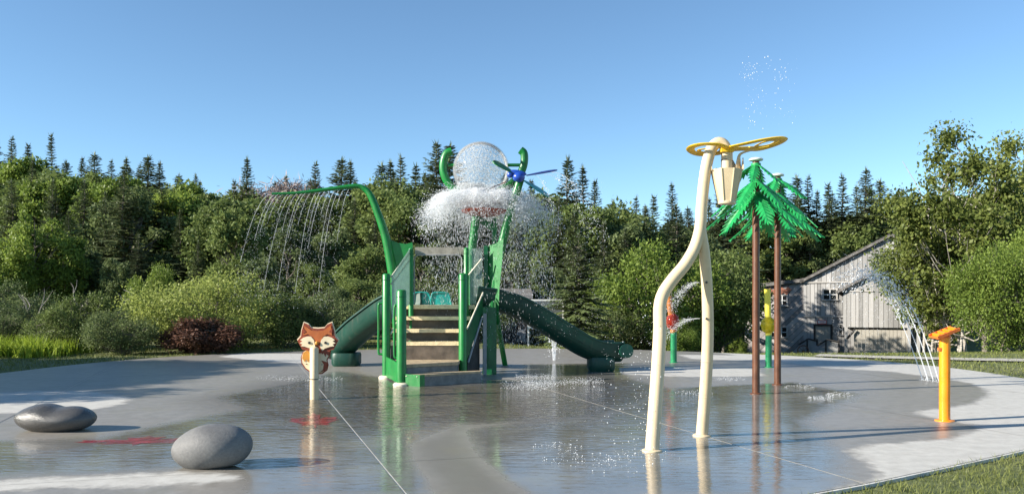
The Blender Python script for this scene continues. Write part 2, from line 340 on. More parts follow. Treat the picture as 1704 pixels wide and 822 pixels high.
class MB:
    def __init__(s): s.v = []; s.f = []
    def add(s, vs, fs):
        n = len(s.v); s.v += [tuple(v) for v in vs]; s.f += [tuple(i + n for i in f) for f in fs]; return s
    def box(s, c, size, rot=None):
        c = Vector(c); h = Vector(size) / 2; M = Euler(rot).to_matrix() if rot else Matrix.Identity(3)
        vs = [c + M @ Vector((x * h.x, y * h.y, z * h.z)) for x in (-1, 1) for y in (-1, 1) for z in (-1, 1)]
        return s.add(vs, [(0, 1, 3, 2), (4, 6, 7, 5), (0, 4, 5, 1), (2, 3, 7, 6), (0, 2, 6, 4), (1, 5, 7, 3)])
    def tube(s, pts, rad, n=14, cap=True, flat=None):
        pts = [Vector(p) for p in pts]; k = len(pts)
        rad = [rad] * k if not hasattr(rad, '__len__') else rad
        t0 = (pts[1] - pts[0]).normalized()
        u = t0.orthogonal().normalized() if abs(t0.z) > 0.9 else t0.cross(Vector((0, 0, 1))).normalized()
        vs = []; fs = []
        for i, p in enumerate(pts):
            t = (pts[min(i + 1, k - 1)] - pts[max(i - 1, 0)]).normalized()
            u = (u - t * u.dot(t)).normalized(); w = t.cross(u)
            for j in range(n):
                a = 2 * math.pi * j / n
                vs.append(p + (u * math.cos(a) + w * math.sin(a) * (flat or 1)) * rad[i])
        for i in range(k - 1):
            for j in range(n):
                fs.append((i * n + j, i * n + (j + 1) % n, (i + 1) * n + (j + 1) % n, (i + 1) * n + j))
        if cap:
            fs.append(tuple(range(n - 1, -1, -1))); fs.append(tuple((k - 1) * n + j for j in range(n)))
        return s.add(vs, fs)
    def cyl(s, p, h, r, n=20, r2=None, bev=0.0):
        p = Vector(p); r2 = r if r2 is None else r2
        prof = [(r, 0), (r2, h - bev)] + ([(r2 - bev * 0.4, h - bev * 0.35), (r2 - bev, h)] if bev else [])
        return s.lathe(p, prof, n)
    def lathe(s, p, prof, n=24, cap=True):
        p = Vector(p); vs = []; fs = []; k = len(prof)
        for r, z in prof:
            for j in range(n):
                a = 2 * math.pi * j / n; vs.append(p + Vector((r * math.cos(a), r * math.sin(a), z)))
        for i in range(k - 1):
            for j in range(n):
                fs.append((i * n + j, i * n + (j + 1) % n, (i + 1) * n + (j + 1) % n, (i + 1) * n + j))
        if cap:
            fs.append(tuple(range(n - 1, -1, -1))); fs.append(tuple((k - 1) * n + j for j in range(n)))
        return s.add(vs, fs)
    def prism(s, pts, off):                              # planar outline swept along the vector off
        off = Vector(off); n = len(pts); vs = [Vector(p) for p in pts] + [Vector(p) + off for p in pts]
        return s.add(vs, [tuple(range(n)), tuple(range(2 * n - 1, n - 1, -1))] + [(i, i + n, (i + 1) % n + n, (i + 1) % n) for i in range(n)])
    def ball(s, c, rad, nu=20, nv=12, fn=None, rot=None):
        c = Vector(c); rad = Vector(rad) if hasattr(rad, '__len__') else Vector((rad,) * 3); M = Euler(rot).to_matrix() if rot else Matrix.Identity(3)
        vs = []; fs = []
        for i in range(nv + 1):
            th = math.pi * i / nv
            for j in range(nu):
                ph = 2 * math.pi * j / nu
                d = Vector((math.sin(th) * math.cos(ph), math.sin(th) * math.sin(ph), math.cos(th)))
                k = fn(d) if fn else 1
                vs.append(c + M @ Vector((d.x * rad.x * k, d.y * rad.y * k, d.z * rad.z * k)))
        for i in range(nv):
            for j in range(nu):
                fs.append((i * nu + j, (i + 1) * nu + j, (i + 1) * nu + (j + 1) % nu, i * nu + (j + 1) % nu))
        return s.add(vs, fs)
    def build(s, name, mat, parent=None, smooth=True, angle=40):
        me = bpy.data.meshes.new(name)
        og = ORIG.get(parent, Vector((0, 0, 0)))
        me.from_pydata([tuple(Vector(v) - og) for v in s.v], [], s.f)
        import bmesh
        bm = bmesh.new(); bm.from_mesh(me); bmesh.ops.recalc_face_normals(bm, faces=bm.faces); bm.to_mesh(me); bm.free()
        if smooth:
            me.shade_smooth()
            try: me.set_sharp_from_angle(angle=R(angle))
            except Exception: pass
        me.materials.append(MATS[mat])
        o = bpy.data.objects.new(name, me); COL.objects.link(o)
        if parent is not None: o.parent = parent
        ORIG[o] = og
        return o

def catmull(pts, n=6):
    pts = [Vector(p) for p in pts]; P = [pts[0] * 2 - pts[1]] + pts + [pts[-1] * 2 - pts[-2]]; out = []
    for i in range(1, len(P) - 2):
        a, b, c, d = P[i - 1:i + 3]
        for k in range(n):
            t = k / n
            out.append(0.5 * ((2 * b) + (c - a) * t + (2 * a - 5 * b + 4 * c - d) * t * t + (3 * b - a - 3 * c + d) * t ** 3))
    out.append(pts[-1]); return out

def npmesh(name, verts, faces, mat, smooth=False):       # faces: array (N, k)
    me = bpy.data.meshes.new(name); k = faces.shape[1]
    me.vertices.add(len(verts)); me.vertices.foreach_set('co', verts.astype(np.float32).ravel())
    me.loops.add(faces.size); me.loops.foreach_set('vertex_index', faces.astype(np.int32).ravel())
    me.polygons.add(len(faces)); me.polygons.foreach_set('loop_start', np.arange(0, faces.size, k, dtype=np.int32))
    me.polygons.foreach_set('loop_total', np.full(len(faces), k, np.int32))
    if smooth: me.polygons.foreach_set('use_smooth', np.ones(len(faces), bool))
    me.update(calc_edges=True); me.materials.append(MATS[mat]); return me
def link(name, me, parent=None):
    o = bpy.data.objects.new(name, me); COL.objects.link(o); o.parent = parent; return o
def unit(a): return a / np.maximum(np.linalg.norm(a, axis=1, keepdims=True), 1e-9)

def drops_mesh(name, pos, dirs, size, stretch, mat='drops'):
    n = len(pos); d = unit(dirs + 1e-6); h = unit(np.cross(d, rng.normal(size=(n, 3)))); w = np.cross(d, h)
    s = size[:, None]; L = (size * stretch)[:, None]
    v = np.stack([pos + d * L, pos - d * L, pos + h * s, pos - h * s, pos + w * s, pos - w * s], 1).reshape(-1, 3)
    base = np.array([[0, 2, 4], [0, 4, 3], [0, 3, 5], [0, 5, 2], [1, 4, 2], [1, 3, 4], [1, 5, 3], [1, 2, 5]])
    f = (base[None] + 6 * np.arange(n)[:, None, None]).reshape(-1, 3)
    return npmesh(name, v, f, mat, True)
def water(name, label, pos, dirs, size, stretch, mat='drops', cat='water spray', group=None):
    pos = np.array(pos, float); o0 = pos.mean(0); o0[2] = 0
    o = link(name, drops_mesh(name, pos - o0, np.array(dirs, float), np.array(size, float), np.array(stretch, float), mat)); o.location = o0
    return tag(o, label, cat, group, 'stuff')

# ------------------------------------------------------------------ terrain
def terr(x, y):
    x = np.asarray(x, float); y = np.asarray(y, float); d = y
    d0 = np.interp(x, [-2, 4], [31.0, 24.0])                # the lawn falls away beyond this line
    z = -0.035 - 0.068 * np.clip(d - d0, 0, 41) * np.clip((x + 14) / 16, 0.12, 1)
    z = z + 0.15 * np.clip(d - 72, 0, 60) + 0.10 * np.clip(-x - 18, 0, 40) * np.clip((d - 45) / 30, 0, 1)
    far = np.clip((np.hypot(x, y - 15) - 12) / 20, 0, 1)
    return z + far * 0.08 * (np.sin(x * 0.5 + y * 0.23) + np.sin(y * 0.41 - x * 0.17))
PC, PR = Vector((-0.3, 15.6, 0)), 10.4
EDGE = [(0.4, 5.6), (2.55, 6.75), (4.35, 8.0), (7.1, 10.3), (9.2, 13.0), (9.83, 16.15), (9.69, 19.4), (8.97, 21.2), (5.8, 24.2), (3.4, 25.9), (0, 26.25), (-5.46, 25.3), (-9.0, 22.8), (-10.5, 17.2), (-10.3, 12.5), (-8.3, 8.6), (-5.0, 6.0), (-2.0, 5.3)]
_ea = np.array([math.atan2(y - 15.6, x + 0.3) for x, y in EDGE]); _er = np.array([math.hypot(x + 0.3, y - 15.6) for x, y in EDGE]); _k = np.argsort(_ea); _ea = _ea[_k]; _er = _er[_k]
def edge_r(a):                                            # radius of the pad's outline at an angle, smoothed
    f = lambda q: np.interp(q, _ea, _er, period=2 * math.pi)
    return sum(f(a + o) for o in (-0.12, -0.06, 0, 0.06, 0.12)) / 5
def tz(x, y): return float(terr(x, y))

def axis(lo, hi, c, fine, coarse):
    a = [lo]
    while a[-1] < hi: a.append(a[-1] + (fine if abs(a[-1] - c) < 30 else (coarse if abs(a[-1] - c) < 160 else 60)))
    return np.array(a)
xs = axis(-900, 900, 0, 1.0, 5.0); ys = axis(-300, 1300, 20, 1.0, 5.0)
X, Y = np.meshgrid(xs, ys); Z = terr(X, Y)
Z = np.where(np.hypot(X - PC.x, Y - PC.y) < edge_r(np.arctan2(Y - PC.y, X - PC.x)) - 1.5, -0.25, Z)
V = np.stack([X, Y, Z], -1).reshape(-1, 3); nx = len(xs); ny = len(ys)
i = (np.arange(ny - 1)[:, None] * nx + np.arange(nx - 1)[None]).ravel()
g = link('ground', npmesh('ground', V, np.stack([i, i + 1, i + nx + 1, i + nx], 1), 'lawn', True)); tag(g, 'sunlit lawn round the splash pad running back under the forest', 'lawn', kind='structure')

# gravel path beyond the lawn
mb = MB(); pp = catmull([(8.4, 23.2, 0), (10.2, 22.2, 0), (13, 21.3, 0), (20, 20.3, 0), (32, 19, 0)], 6)
for k in range(len(pp) - 1):
    a, b = pp[k], pp[k + 1]; nrm = Vector((-(b - a).y, (b - a).x, 0)).normalized() * 0.5
    q = [a - nrm, b - nrm, b + nrm, a + nrm]
    mb.add([Vector((v.x, v.y, tz(v.x, v.y) + 0.04)) for v in q], [(0, 1, 2, 3)])
tag(mb.build('path', 'gravel'), 'pale gravel path across the lawn below the big bush', 'path', kind='structure')

# ------------------------------------------------------------------ splash pad: base disc and poured slabs with sealed joints
_ang = np.linspace(0, 2 * math.pi, 201)[:-1]; _rr = edge_r((_ang + math.pi) % (2 * math.pi) - math.pi) + 0.03
pad = MB().prism([(PC.x + r * math.cos(a), PC.y + r * math.sin(a), -0.2) for a, r in zip(_ang, _rr)], (0, 0, 0.196)).build('splash_pad', 'sealant', angle=30)
tag(pad, 'round concrete splash pad with wet and dry patches', 'splash pad', kind='structure')

def world_poly(px): return np.array([G(*p)[:2] for p in px])
def sdist(P, poly):                                       # signed distance, positive inside
    dmin = np.full(len(P), 1e9); ins = np.zeros(len(P), bool); n = len(poly)
    for k in range(n):
        a = poly[k]; b = poly[(k + 1) % n]; e = b - a
        t = np.clip(((P - a) @ e) / max(e @ e, 1e-9), 0, 1); dmin = np.minimum(dmin, np.linalg.norm(P - a - t[:, None] * e, axis=1))
        c = ((a[1] > P[:, 1]) != (b[1] > P[:, 1])) & (P[:, 0] < (b[0] - a[0]) * (P[:, 1] - a[1]) / (b[1] - a[1] + 1e-12) + a[0])
        ins ^= c
    return np.where(ins, dmin, -dmin)
wet_poly = np.vstack([world_poly([(1375, 612), (1480, 618), (1560, 628), (1620, 638), (1648, 655), (1624, 671), (1560, 680), (1520, 686), (1562, 697), (1624, 706), (1628, 715),
    (1578, 730), (1469, 738), (1410, 748), (1430, 763), (1469, 786), (1461, 798), (1410, 810), (1370, 824)]), [[0, 5.0], [-6, 5.5], [-11.5, 10], [-11.5, 17], [-9.5, 22.5], [-6, 25.6], [0, 26.5], [3.5, 26.2], [6.0, 24.0]]])
dry_glare_polys = [world_poly(p) for p in (
    [(-80, 657), (60, 650), (150, 650), (215, 662), (205, 672), (150, 682), (60, 686), (-80, 688)],
    [(-60, 803), (60, 796), (180, 790), (330, 785), (405, 790), (380, 800), (250, 808), (100, 812), (-60, 820)],
    [(366, 593), (400, 588), (505, 588), (540, 600), (498, 604), (440, 601)],
    [(1035, 613), (1160, 610), (1260, 614), (1268, 625), (1150, 627), (1040, 623)],  # wet patch mirroring bright sky and sun, painted as pale dry concrete
    [(1130, 590), (1330, 592), (1400, 600), (1300, 601), (1150, 597)])]
pud_polys = [world_poly(p) for p in (
    [(-60, 735), (160, 730), (240, 712), (420, 680), (365, 660), (480, 640), (560, 618), (650, 630), (850, 632), (1040, 630), (1130, 650), (1000, 692), (860, 702), (760, 705), (745, 712), (692, 738),
     (700, 770), (725, 800), (735, 824), (420, 824), (420, 800), (400, 782), (300, 778), (150, 785), (-60, 792)],
    [(880, 606), (1040, 604), (1040, 640), (860, 640)],
    [(775, 716), (860, 704), (1000, 694), (1130, 645), (1320, 636), (1430, 655), (1340, 700), (1400, 760), (1380, 824), (885, 828), (800, 775)])]
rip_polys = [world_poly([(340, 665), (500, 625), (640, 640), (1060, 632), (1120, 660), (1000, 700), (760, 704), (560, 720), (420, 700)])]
damp_poly = world_poly([(692, 738), (760, 712), (785, 760), (870, 826), (738, 826), (725, 800), (700, 770)])

ua = Vector((0.954, 0.302)); va = Vector((-0.302, 0.954))
def soft(d, w): return np.clip(d / (2 * w) + 0.5, 0, 1)
def pad_attr(P):
    dry = 1 - soft(sdist(P, wet_poly), 0.3)
    for q in dry_glare_polys: dry = np.maximum(dry, soft(sdist(P, q), 0.3))
    pu = np.zeros(len(P))
    for q in pud_polys: pu = np.maximum(pu, soft(sdist(P, q), 0.5))
    pu = pu * (1 - soft(sdist(P, damp_poly), 0.1))
    rp = np.zeros(len(P))
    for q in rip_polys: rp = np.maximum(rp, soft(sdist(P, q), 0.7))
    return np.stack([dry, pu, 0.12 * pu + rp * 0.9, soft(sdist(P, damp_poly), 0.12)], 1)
ucuts = [-14, -9.55, -5.9, -1.83, 1.83, 5.2, 9.0, 13]     # joint lines measured as distance along ua from (0, 10)
vcuts = [-14, -9.4, -5.6, -1.75, 2.05, 5.85, 9.7, 13.6, 17.6, 21]
O2 = Vector((0, 10)); gap = 0.0075; res = 0.075
for iu in range(len(ucuts) - 1):
    for iv in range(len(vcuts) - 1):
        u0, u1, v0, v1 = ucuts[iu] + gap, ucuts[iu + 1] - gap, vcuts[iv] + gap * 0.45, vcuts[iv + 1] - gap * 0.45
        nu = int((u1 - u0) / res) + 1; nv = int((v1 - v0) / res) + 1
        U, Vv = np.meshgrid(np.linspace(u0, u1, nu + 1), np.linspace(v0, v1, nv + 1))
        Px = O2.x + U * ua.x + Vv * va.x; Py = O2.y + U * ua.y + Vv * va.y
        dx = Px - PC.x; dy = Py - PC.y; r = np.hypot(dx, dy); Re = edge_r(np.arctan2(dy, dx)); out = r > Re
        if out.all(): continue
        k = np.where(out, Re / np.maximum(r, 1e-6), 1); Px = PC.x + dx * k; Py = PC.y + dy * k
        P = np.stack([Px.ravel(), Py.ravel()], 1)
        ii = (np.arange(nv)[:, None] * (nu + 1) + np.arange(nu)[None]).ravel()
        Fq = np.stack([ii, ii + 1, ii + nu + 2, ii + nu + 1], 1)
        Fq = Fq[~out.ravel()[Fq].all(1)]
        if len(Fq) < 40: continue
        used = np.unique(Fq); remap = np.full(len(P), -1); remap[used] = np.arange(len(used)); P = P[used]; Fq = remap[Fq]
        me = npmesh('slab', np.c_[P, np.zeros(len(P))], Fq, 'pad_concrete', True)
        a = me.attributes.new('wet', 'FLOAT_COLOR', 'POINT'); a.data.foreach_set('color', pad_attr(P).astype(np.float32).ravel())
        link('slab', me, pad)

# painted leaves on the pad
def painted_leaf(c, w, h, rot, label):
    out = [(0, -1), (0.06, -0.55), (0.55, -0.62), (0.45, -0.42), (0.95, 0.0), (0.8, 0.08), (0.88, 0.32), (0.55, 0.25), (0.5, 0.36), (0.2, 0.12), (0.28, 0.7), (0.12, 0.62), (0, 1)]
    out = out + [(-x, y) for x, y in out[-2:0:-1]]
    ca, sa = math.cos(rot), math.sin(rot)
    q = [(c.x + x * w * ca - y * h * sa, c.y + x * w * sa + y * h * ca, 0.0035) for x, y in out]
    me = bpy.data.meshes.new('painted_leaf'); me.from_pydata([(c.x, c.y, 0.0035)] + q, [], [(0, k + 1, (k + 1) % len(q) + 1) for k in range(len(q))])
    me.materials.append(MATS['paint_red']); o = link('painted_leaf', me); tag(o, label, 'ground marking')
painted_leaf(G(523, 699), 0.33, 0.75, 0.25, 'red leaf painted on the wet pad below the fox post')
painted_leaf(G(235, 733), 0.72, 0.33, 0.15, 'red leaf painted on the wet pad behind the egg shaped boulder')

# ------------------------------------------------------------------ boulders
def boulder(px0, px1, base, h, fn, label, mat, depth=0.62, name='boulder', tilt=0):
    a = G((px0 + px1) / 2, base); s = a.y / F; w = (px1 - px0) * s / 2
    t = thing(name, label, 'boulder', (a.x, a.y + w * depth * 0.6, 0))
    def f(d): return fn(d) * (1 + 0.012 * math.sin(5 * d.x + 3 * d.z) + 0.01 * math.sin(7 * d.y + 4))
    MB().ball((a.x, a.y + w * depth * 0.6, h / 2 * 0.86), (w, w * depth, h / 2 * 1.06), 56, 36, f, (0, tilt, 0)).build('stone', mat, t, angle=180)
s1 = G(352, 770).y / F
boulder(277, 412, 781, 0.40, lambda d: 1.0 + 0.05 * d.z * d.x - (0.05 if d.z < -0.8 else 0), 'dry grey egg shaped boulder in the foreground', 'stone_dry', 0.7, tilt=-0.06)
boulder(14, 148, 719, 0.335, lambda d: 1 - 0.24 * math.exp(-((d.x - 0.15) / 0.33) ** 2) * max(0, d.z + 0.1) - 0.10 * max(0, d.x) * max(0, d.z), 'wet dark grey peanut shaped boulder at the left', 'stone_wet', 0.6)

# ------------------------------------------------------------------ fox sign
def fox():
    b = G(523, 664); d = b.y; s = d / F
    t = thing('fox_sign', 'orange fox cut-out fixed on a short cream post', 'spray toy', (b.x, b.y, 0))
    def plate(pts, y, th, name, mat, parent=None):
        q = [Wp(p[0], p[1], d) for p in pts]; q = [Vector((v.x, d + y, v.z)) for v in q]
        return MB().prism(q, (0, th, 0)).build(name, mat, parent or t, smooth=False)
    p = MB().cyl((b.x, b.y, 0), EYE - 77 * s, 0.066, 24, bev=0.03).build('post', 'tan', t)
    MB().cyl((b.x, b.y, EYE - 131 * s), 0.012, 0.0675, 24).build('seam_ring', 'black', p)
    def mir(pts, c=527): return pts + [(2 * c - x, y) for x, y in reversed(pts)]
    head = mir([(527, 547), (516, 546), (511, 540), (504, 537), (500, 551), (499, 560), (493, 567), (497, 575), (501, 582), (512, 584), (520, 588)])
    plate([(x + (x - 527) * 0.04, y - 2) for x, y in head], 0.085, 0.03, 'head_back', 'fox_cream')
    h = plate([(x, y) for x, y in head], 0.07, 0.03, 'head', 'fox_dark')
    face = mir([(527, 551), (517, 550), (510, 545), (505, 542), (503, 558), (511, 556), (518, 560), (523, 571), (527, 574)])
    plate(face, 0.06, 0.012, 'face', 'fox_orange', h)
    for sg in (-1, 1):
        ck = [(523, 577), (521, 566), (516, 560), (509, 560), (503, 562), (498, 566), (502, 568), (497, 571), (502, 573), (499, 576), (506, 577), (515, 580), (519, 584)]
        plate([(527 + sg * (527 - x) * 1.0, y) for x, y in ck], 0.052, 0.018, 'cheek', 'fox_cream', h)
        e = Wp(527 - sg * 13.5, 570.5, d)
        MB().tube([(e.x, d + 0.04, e.z), (e.x, d + 0.06, e.z)], 0.02, 16).build('eye', 'black', h)
        plate([(527 + sg * x, y) for x, y in ((-25, 545), (-24, 555), (-19, 552))], 0.055, 0.012, 'ear', 'fox_dark', h)
    n = Wp(526, 571, d); MB().ball((n.x, d + 0.045, n.z), (0.028, 0.02, 0.03), 14, 10).build('nose', 'fox_ochre', h)
    body = [(509, 582), (503, 586), (500, 594), (501, 604), (507, 613), (515, 618), (522, 621), (533, 621), (541, 615), (543, 606), (541, 599), (545, 592), (547, 583), (535, 584)]
    plate([((x - 523) * 1.08 + 523, (y - 600) * 1.05 + 601) for x, y in body], 0.085, 0.02, 'body_back', 'fox_dark')
    bd = plate(body, 0.075, 0.02, 'body', 'fox_cream')
    plate([(509, 583), (503, 587), (501, 596), (505, 602), (508, 598), (511, 603), (513, 597), (517, 600), (518, 591)], 0.066, 0.012, 'tail_tip', 'fox_ochre', bd)
    plate([(533, 600), (537, 607), (536, 615), (531, 620), (539, 617), (543, 611), (543, 603)], 0.066, 0.012, 'tail', 'fox_dark', bd)
    plate([(534, 583), (548, 583), (545, 592), (541, 589), (540, 594), (537, 588), (534, 590)], 0.066, 0.012, 'chest_patch', 'fox_dark', bd)
    for (x, y) in ((508, 606), (515, 614), (534, 607), (512, 600)):
        q = Wp(x, y, d); MB().tube([(q.x, d + 0.068, q.z), (q.x, d + 0.08, q.z)], 0.008, 8).build('bolt', 'black', bd)
    for (dx, dz) in ((0.19, 0), (-0.2, 0)): pass
fox()

# ------------------------------------------------------------------ orange cannon
def cannon():
    b = G(1572, 700); d = b.y; s = d / F
    t = thing('water_cannon', 'orange post with a tilted slotted plate on its top', 'spray toy', (b.x, b.y, 0))
    H = EYE - 62 * s
    MB().cyl((b.x, b.y, 0), H, 0.064, 28).build('post', 'orange', t)
    MB().lathe((b.x, b.y, 0), [(0.115, 0), (0.115, 0.012), (0.07, 0.02)], 28).build('base_flange', 'orange', t)
    MB().lathe((b.x, b.y, H), [(0.068, 0), (0.072, 0.02), (0.05, 0.05)], 28).build('collar', 'orange_plate', t)
    rot = (0.12, -0.34, 0.15); M = Euler(rot).to_matrix(); c = Vector((b.x + 0.0, b.y, H + 0.055))
    p = MB().box(c, (0.32, 0.15, 0.014), rot).build('plate', 'orange_plate', t, smooth=False)
    for sy in (-1, 1): MB().box(c + M @ Vector((0, sy * 0.078, 0.012)), (0.32, 0.012, 0.04), rot).build('rail', 'orange_plate', p, smooth=False)
    for k in range(4): MB().box(c + M @ Vector((-0.11 + k * 0.075, 0, 0.022)), (0.03, 0.13, 0.028), rot).build('slat', 'orange', p, smooth=False)
    MB().box((b.x - 0.075, b.y - 0.02, H - 0.14), (0.03, 0.04, 0.035)).build('nozzle', 'orange_plate', t)
cannon()

# ------------------------------------------------------------------ cream bucket feature
def bucket_feature():
    a = G(1085, 750); b = G(1168, 725)
    t = thing('bucket_pole', 'tall cream arched two legged pipe holding a hanging dump bucket', 'spray toy', (a.x, a.y, 0))
    d0, d1 = a.y, 8.8
    px = [(1085, 750), (1090, 680), (1095, 610), (1098, 550), (1098, 512), (1104, 488), (1120, 464), (1140, 440), (1156, 412), (1165, 380), (1168, 340), (1172, 300), (1177, 270), (1184, 248), (1194, 238), (1204, 241), (1209, 252), (1210, 268)]
    pts = []
    for (x, y) in px:
        k = min(1, (750 - y) / 350); dd = d0 + (d1 - d0) * k; pts.append(Wp(x, y, dd))
    pts[0].z = 0
    q = catmull(pts, 6)
    rad = [0.071 - 0.012 * min(1, i / (len(q) * 0.6)) for i in range(len(q))]
    main = MB().tube(q, rad, 22).build('main_pipe', 'tan', t, angle=60)
    px2 = [(1168, 725), (1173, 660), (1177, 590), (1178, 530), (1176, 470), (1172, 420), (1167, 388), (1166, 370)]
    pts2 = [Wp(x, y, b.y + (d1 - b.y) * min(1, (725 - y) / 340)) for x, y in px2]; pts2[0].z = 0
    q2 = catmull(pts2, 6)
    leg = MB().tube(q2, [0.067 - 0.014 * i / len(q2) for i in range(len(q2))], 22).build('rear_leg', 'tan', t, angle=60)
    for c, nm in ((pts[0], main), (pts2[0], leg)):
        MB().lathe((c.x, c.y, 0), [(0.10, 0), (0.10, 0.012), (0.075, 0.02)], 28).build('base_flange', 'tan', nm)
    def noz(p, off, par):
        MB().tube([p + off, p + off * 1.22], 0.0125, 12).build('nozzle', 'drain_dark', par)
    noz(Wp(1096, 497, 8.72), Vector((0.0, -0.062, 0)), main)
    for y in (470, 530): noz(Wp(1175, y, b.y + (d1 - b.y) * (725 - y) / 340), Vector((-0.01, -0.058, 0)), leg)
    for y in (597, 664):
        i = min(range(len(q2)), key=lambda k: abs(HY - (q2[k].z - EYE) * F / q2[k].y - y)); 
        MB().tube([q2[i] - Vector((0, 0, 0.004)), q2[i] + Vector((0, 0, 0.004))], 0.068, 22).build('seam_ring', 'tan_bucket', leg)
    s = d1 / F; c = Wp(1209, 340, d1)
    zt, zb, zn = Wp(0, 283, d1).z, Wp(0, 337, d1).z, Wp(0, 252, d1).z
    MB().cyl((c.x, d1, zn - 0.22), 0.26, 0.055, 22).build('drop_pipe', 'tan', t)
    MB().cyl((c.x, d1, zn - 0.1), 0.012, 0.0575, 22).build('seam_ring', 'black', t)
    bk = MB(); n = 8; vs = []
    for (r, z) in ((0.088, zb), (0.165, zt), (0.152, zt), (0.08, zb + 0.01)):
        vs += [Vector((c.x + r * math.cos(2 * math.pi * (j + .3) / n), d1 + r * math.sin(2 * math.pi * (j + .3) / n), z)) for j in range(n)]
    fs = [(i * n + j, i * n + (j + 1) % n, (i + 1) * n + (j + 1) % n, (i + 1) * n + j) for i in range(3) for j in range(n)] + [tuple(range(n - 1, -1, -1)), tuple(3 * n + j for j in range(n))]
    bk.add(vs, fs); bo = bk.build('bucket', 'tan_bucket', t, smooth=False)
    MB().lathe((c.x, d1, zb - 0.018), [(0.09, 0), (0.095, 0.012), (0.092, 0.03)], 20).build('bottom_ring', 'tan', bo)
    for j in range(n):                                    # raised rib on each corner of the bucket
        a0 = 2 * math.pi * (j + .3) / n; e = Vector((math.cos(a0), math.sin(a0), 0))
        MB().tube([Vector((c.x, d1, zb)) + e * 0.089, Vector((c.x, d1, zt)) + e * 0.166], 0.006, 6).build('rib', 'tan', bo)
    for j, (hh, ln) in enumerate(((0.15, 0), (0.06, 0), (0.16, 0.05), (0.05, 0), (0.12, 0.02), (0.14, 0))):   # petals standing on the rim
        a0 = 2 * math.pi * (j + .8) / 6 + 0.1; e = Vector((math.cos(a0), math.sin(a0), 0)); u = Vector((-e.y, e.x, 0))
        if e.y < -0.4: continue
        b0 = Vector((c.x, d1, zt - 0.015)) + e * 0.153
        top = b0 + e * (0.01 + ln * 0.5) + Vector((0, 0, hh))
        MB().prism([b0 - u * 0.075, b0 + u * 0.075, b0 + u * 0.06 + Vector((0, 0, hh * 0.55)) + e * 0.01, top, b0 - u * 0.05 + Vector((0, 0, hh * 0.4)) + e * 0.006], e * 0.01).build('petal', 'tan_bucket', bo, smooth=False)
    tip = Wp(1231, 258, d1); end = Wp(1254, 250, d1)
    MB().tube(catmull([Wp(1229, 284, d1), Wp(1229, 268, d1), tip + Vector((0.012, 0, 0.012)), end], 4), [0.055, 0.052, 0.048, 0.044, 0.04, 0.035, 0.03, 0.025, 0.02, 0.016, 0.012, 0.009, 0.004], 10, flat=0.3).build('spout', 'tan_bucket', bo)
    # yellow butterfly outline lying on top of the arch
    wc = Wp(1208, 252, d1)
    def loop(name, pts, r, par, flat=0.55, mat='yellow', closed=True):
        pts = [Vector(p) for p in pts]; qq = catmull(pts + [pts[0]] if closed else pts, 6)
        return MB().tube(qq, r * 1.6, 10, flat=0.3).build(name, mat, par)
    tilt = lambda x, y: Vector((wc.x + x, d1 + y - 0.02, wc.z + 0.01 + (0.19 * x if x > 0 else -0.16 * x * 0.55) - 0.10 * y))
    rw = loop('wing', [tilt(*p) for p in ((0.01, -0.10), (0.15, -0.12), (0.32, -0.14), (0.50, -0.10), (0.60, 0.02), (0.58, 0.16), (0.46, 0.25), (0.34, 0.2), (0.22, 0.1), (0.08, 0.02))], 0.03, t)
    loop('wing_vein', [tilt(*p) for p in ((0.36, -0.02), (0.44, -0.05), (0.53, 0.02), (0.5, 0.13), (0.40, 0.14), (0.33, 0.07))], 0.014, rw)
    loop('wing_vein', [tilt(*p) for p in ((0.25, 0.06), (0.31, 0.1), (0.34, 0.17), (0.42, 0.2), (0.5, 0.2))], 0.013, rw, closed=False)
    lw = loop('wing', [tilt(*p) for p in ((-0.02, -0.09), (-0.14, -0.16), (-0.28, -0.12), (-0.36, 0.0), (-0.34, 0.14), (-0.24, 0.24), (-0.12, 0.2), (-0.03, 0.1))], 0.028, t, mat='yellow')
    loop('wing_vein', [tilt(*p) for p in ((-0.27, 0.08), (-0.2, 0.02), (-0.1, 0.1), (-0.16, 0.16), (-0.24, 0.16))], 0.014, lw)
    MB().box(wc + Vector((0.0, -0.02, 0.0)), (0.13, 0.13, 0.035)).build('wing_bracket', 'yellow', t)
bucket_feature()

# ------------------------------------------------------------------ two spray trees
def leaf_plate(L, w, teeth=6):
    top = []; spine = [Vector((t * L, 0, -0.10 * L * t * t)) for t in np.linspace(0, 1, teeth * 2 + 1)]
    vs = list(spine); fs = []; n = len(spine)
    for sg in (-1, 1):
        base = len(vs)
        for i, p in enumerate(spine):
            t = i / (n - 1); ww = w * (math.sin(math.pi * min(1, t * 0.8 + 0.17)) ** 0.8) * (1.0 if i % 2 == 0 else 0.42)
            if i == n - 1: ww = 0.004
            fwd = 0.11 * L if i % 2 == 0 and 0 < i < n - 1 else 0
            vs.append(Vector((min(L * 1.02, p.x + fwd), sg * ww, p.z - ww * 0.28)))
        for i in range(n - 1):
            q = (i, i + 1, base + i + 1, base + i); fs.append(q if sg < 0 else q[::-1])
    m = len(vs); th = 0.012
    allv = vs + [v - Vector((0, 0, th)) for v in vs]
    af = fs + [tuple(i + m for i in f[::-1]) for f in fs]
    edge = {}
    for f in fs:
        for a, b in zip(f, f[1:] + f[:1]): edge[(a, b)] = 1
    for (a, b) in list(edge):
        if (b, a) not in edge: af.append((b, a, a + m, b + m))
    me = bpy.data.meshes.new('leaf_plate'); me.from_pydata([tuple(v) for v in allv], [], af); me.materials.append(MATS['leaf_green']); return me
LP = [leaf_plate(0.58, 0.095, 7), leaf_plate(0.86, 0.125, 9), leaf_plate(0.98, 0.14, 10)]
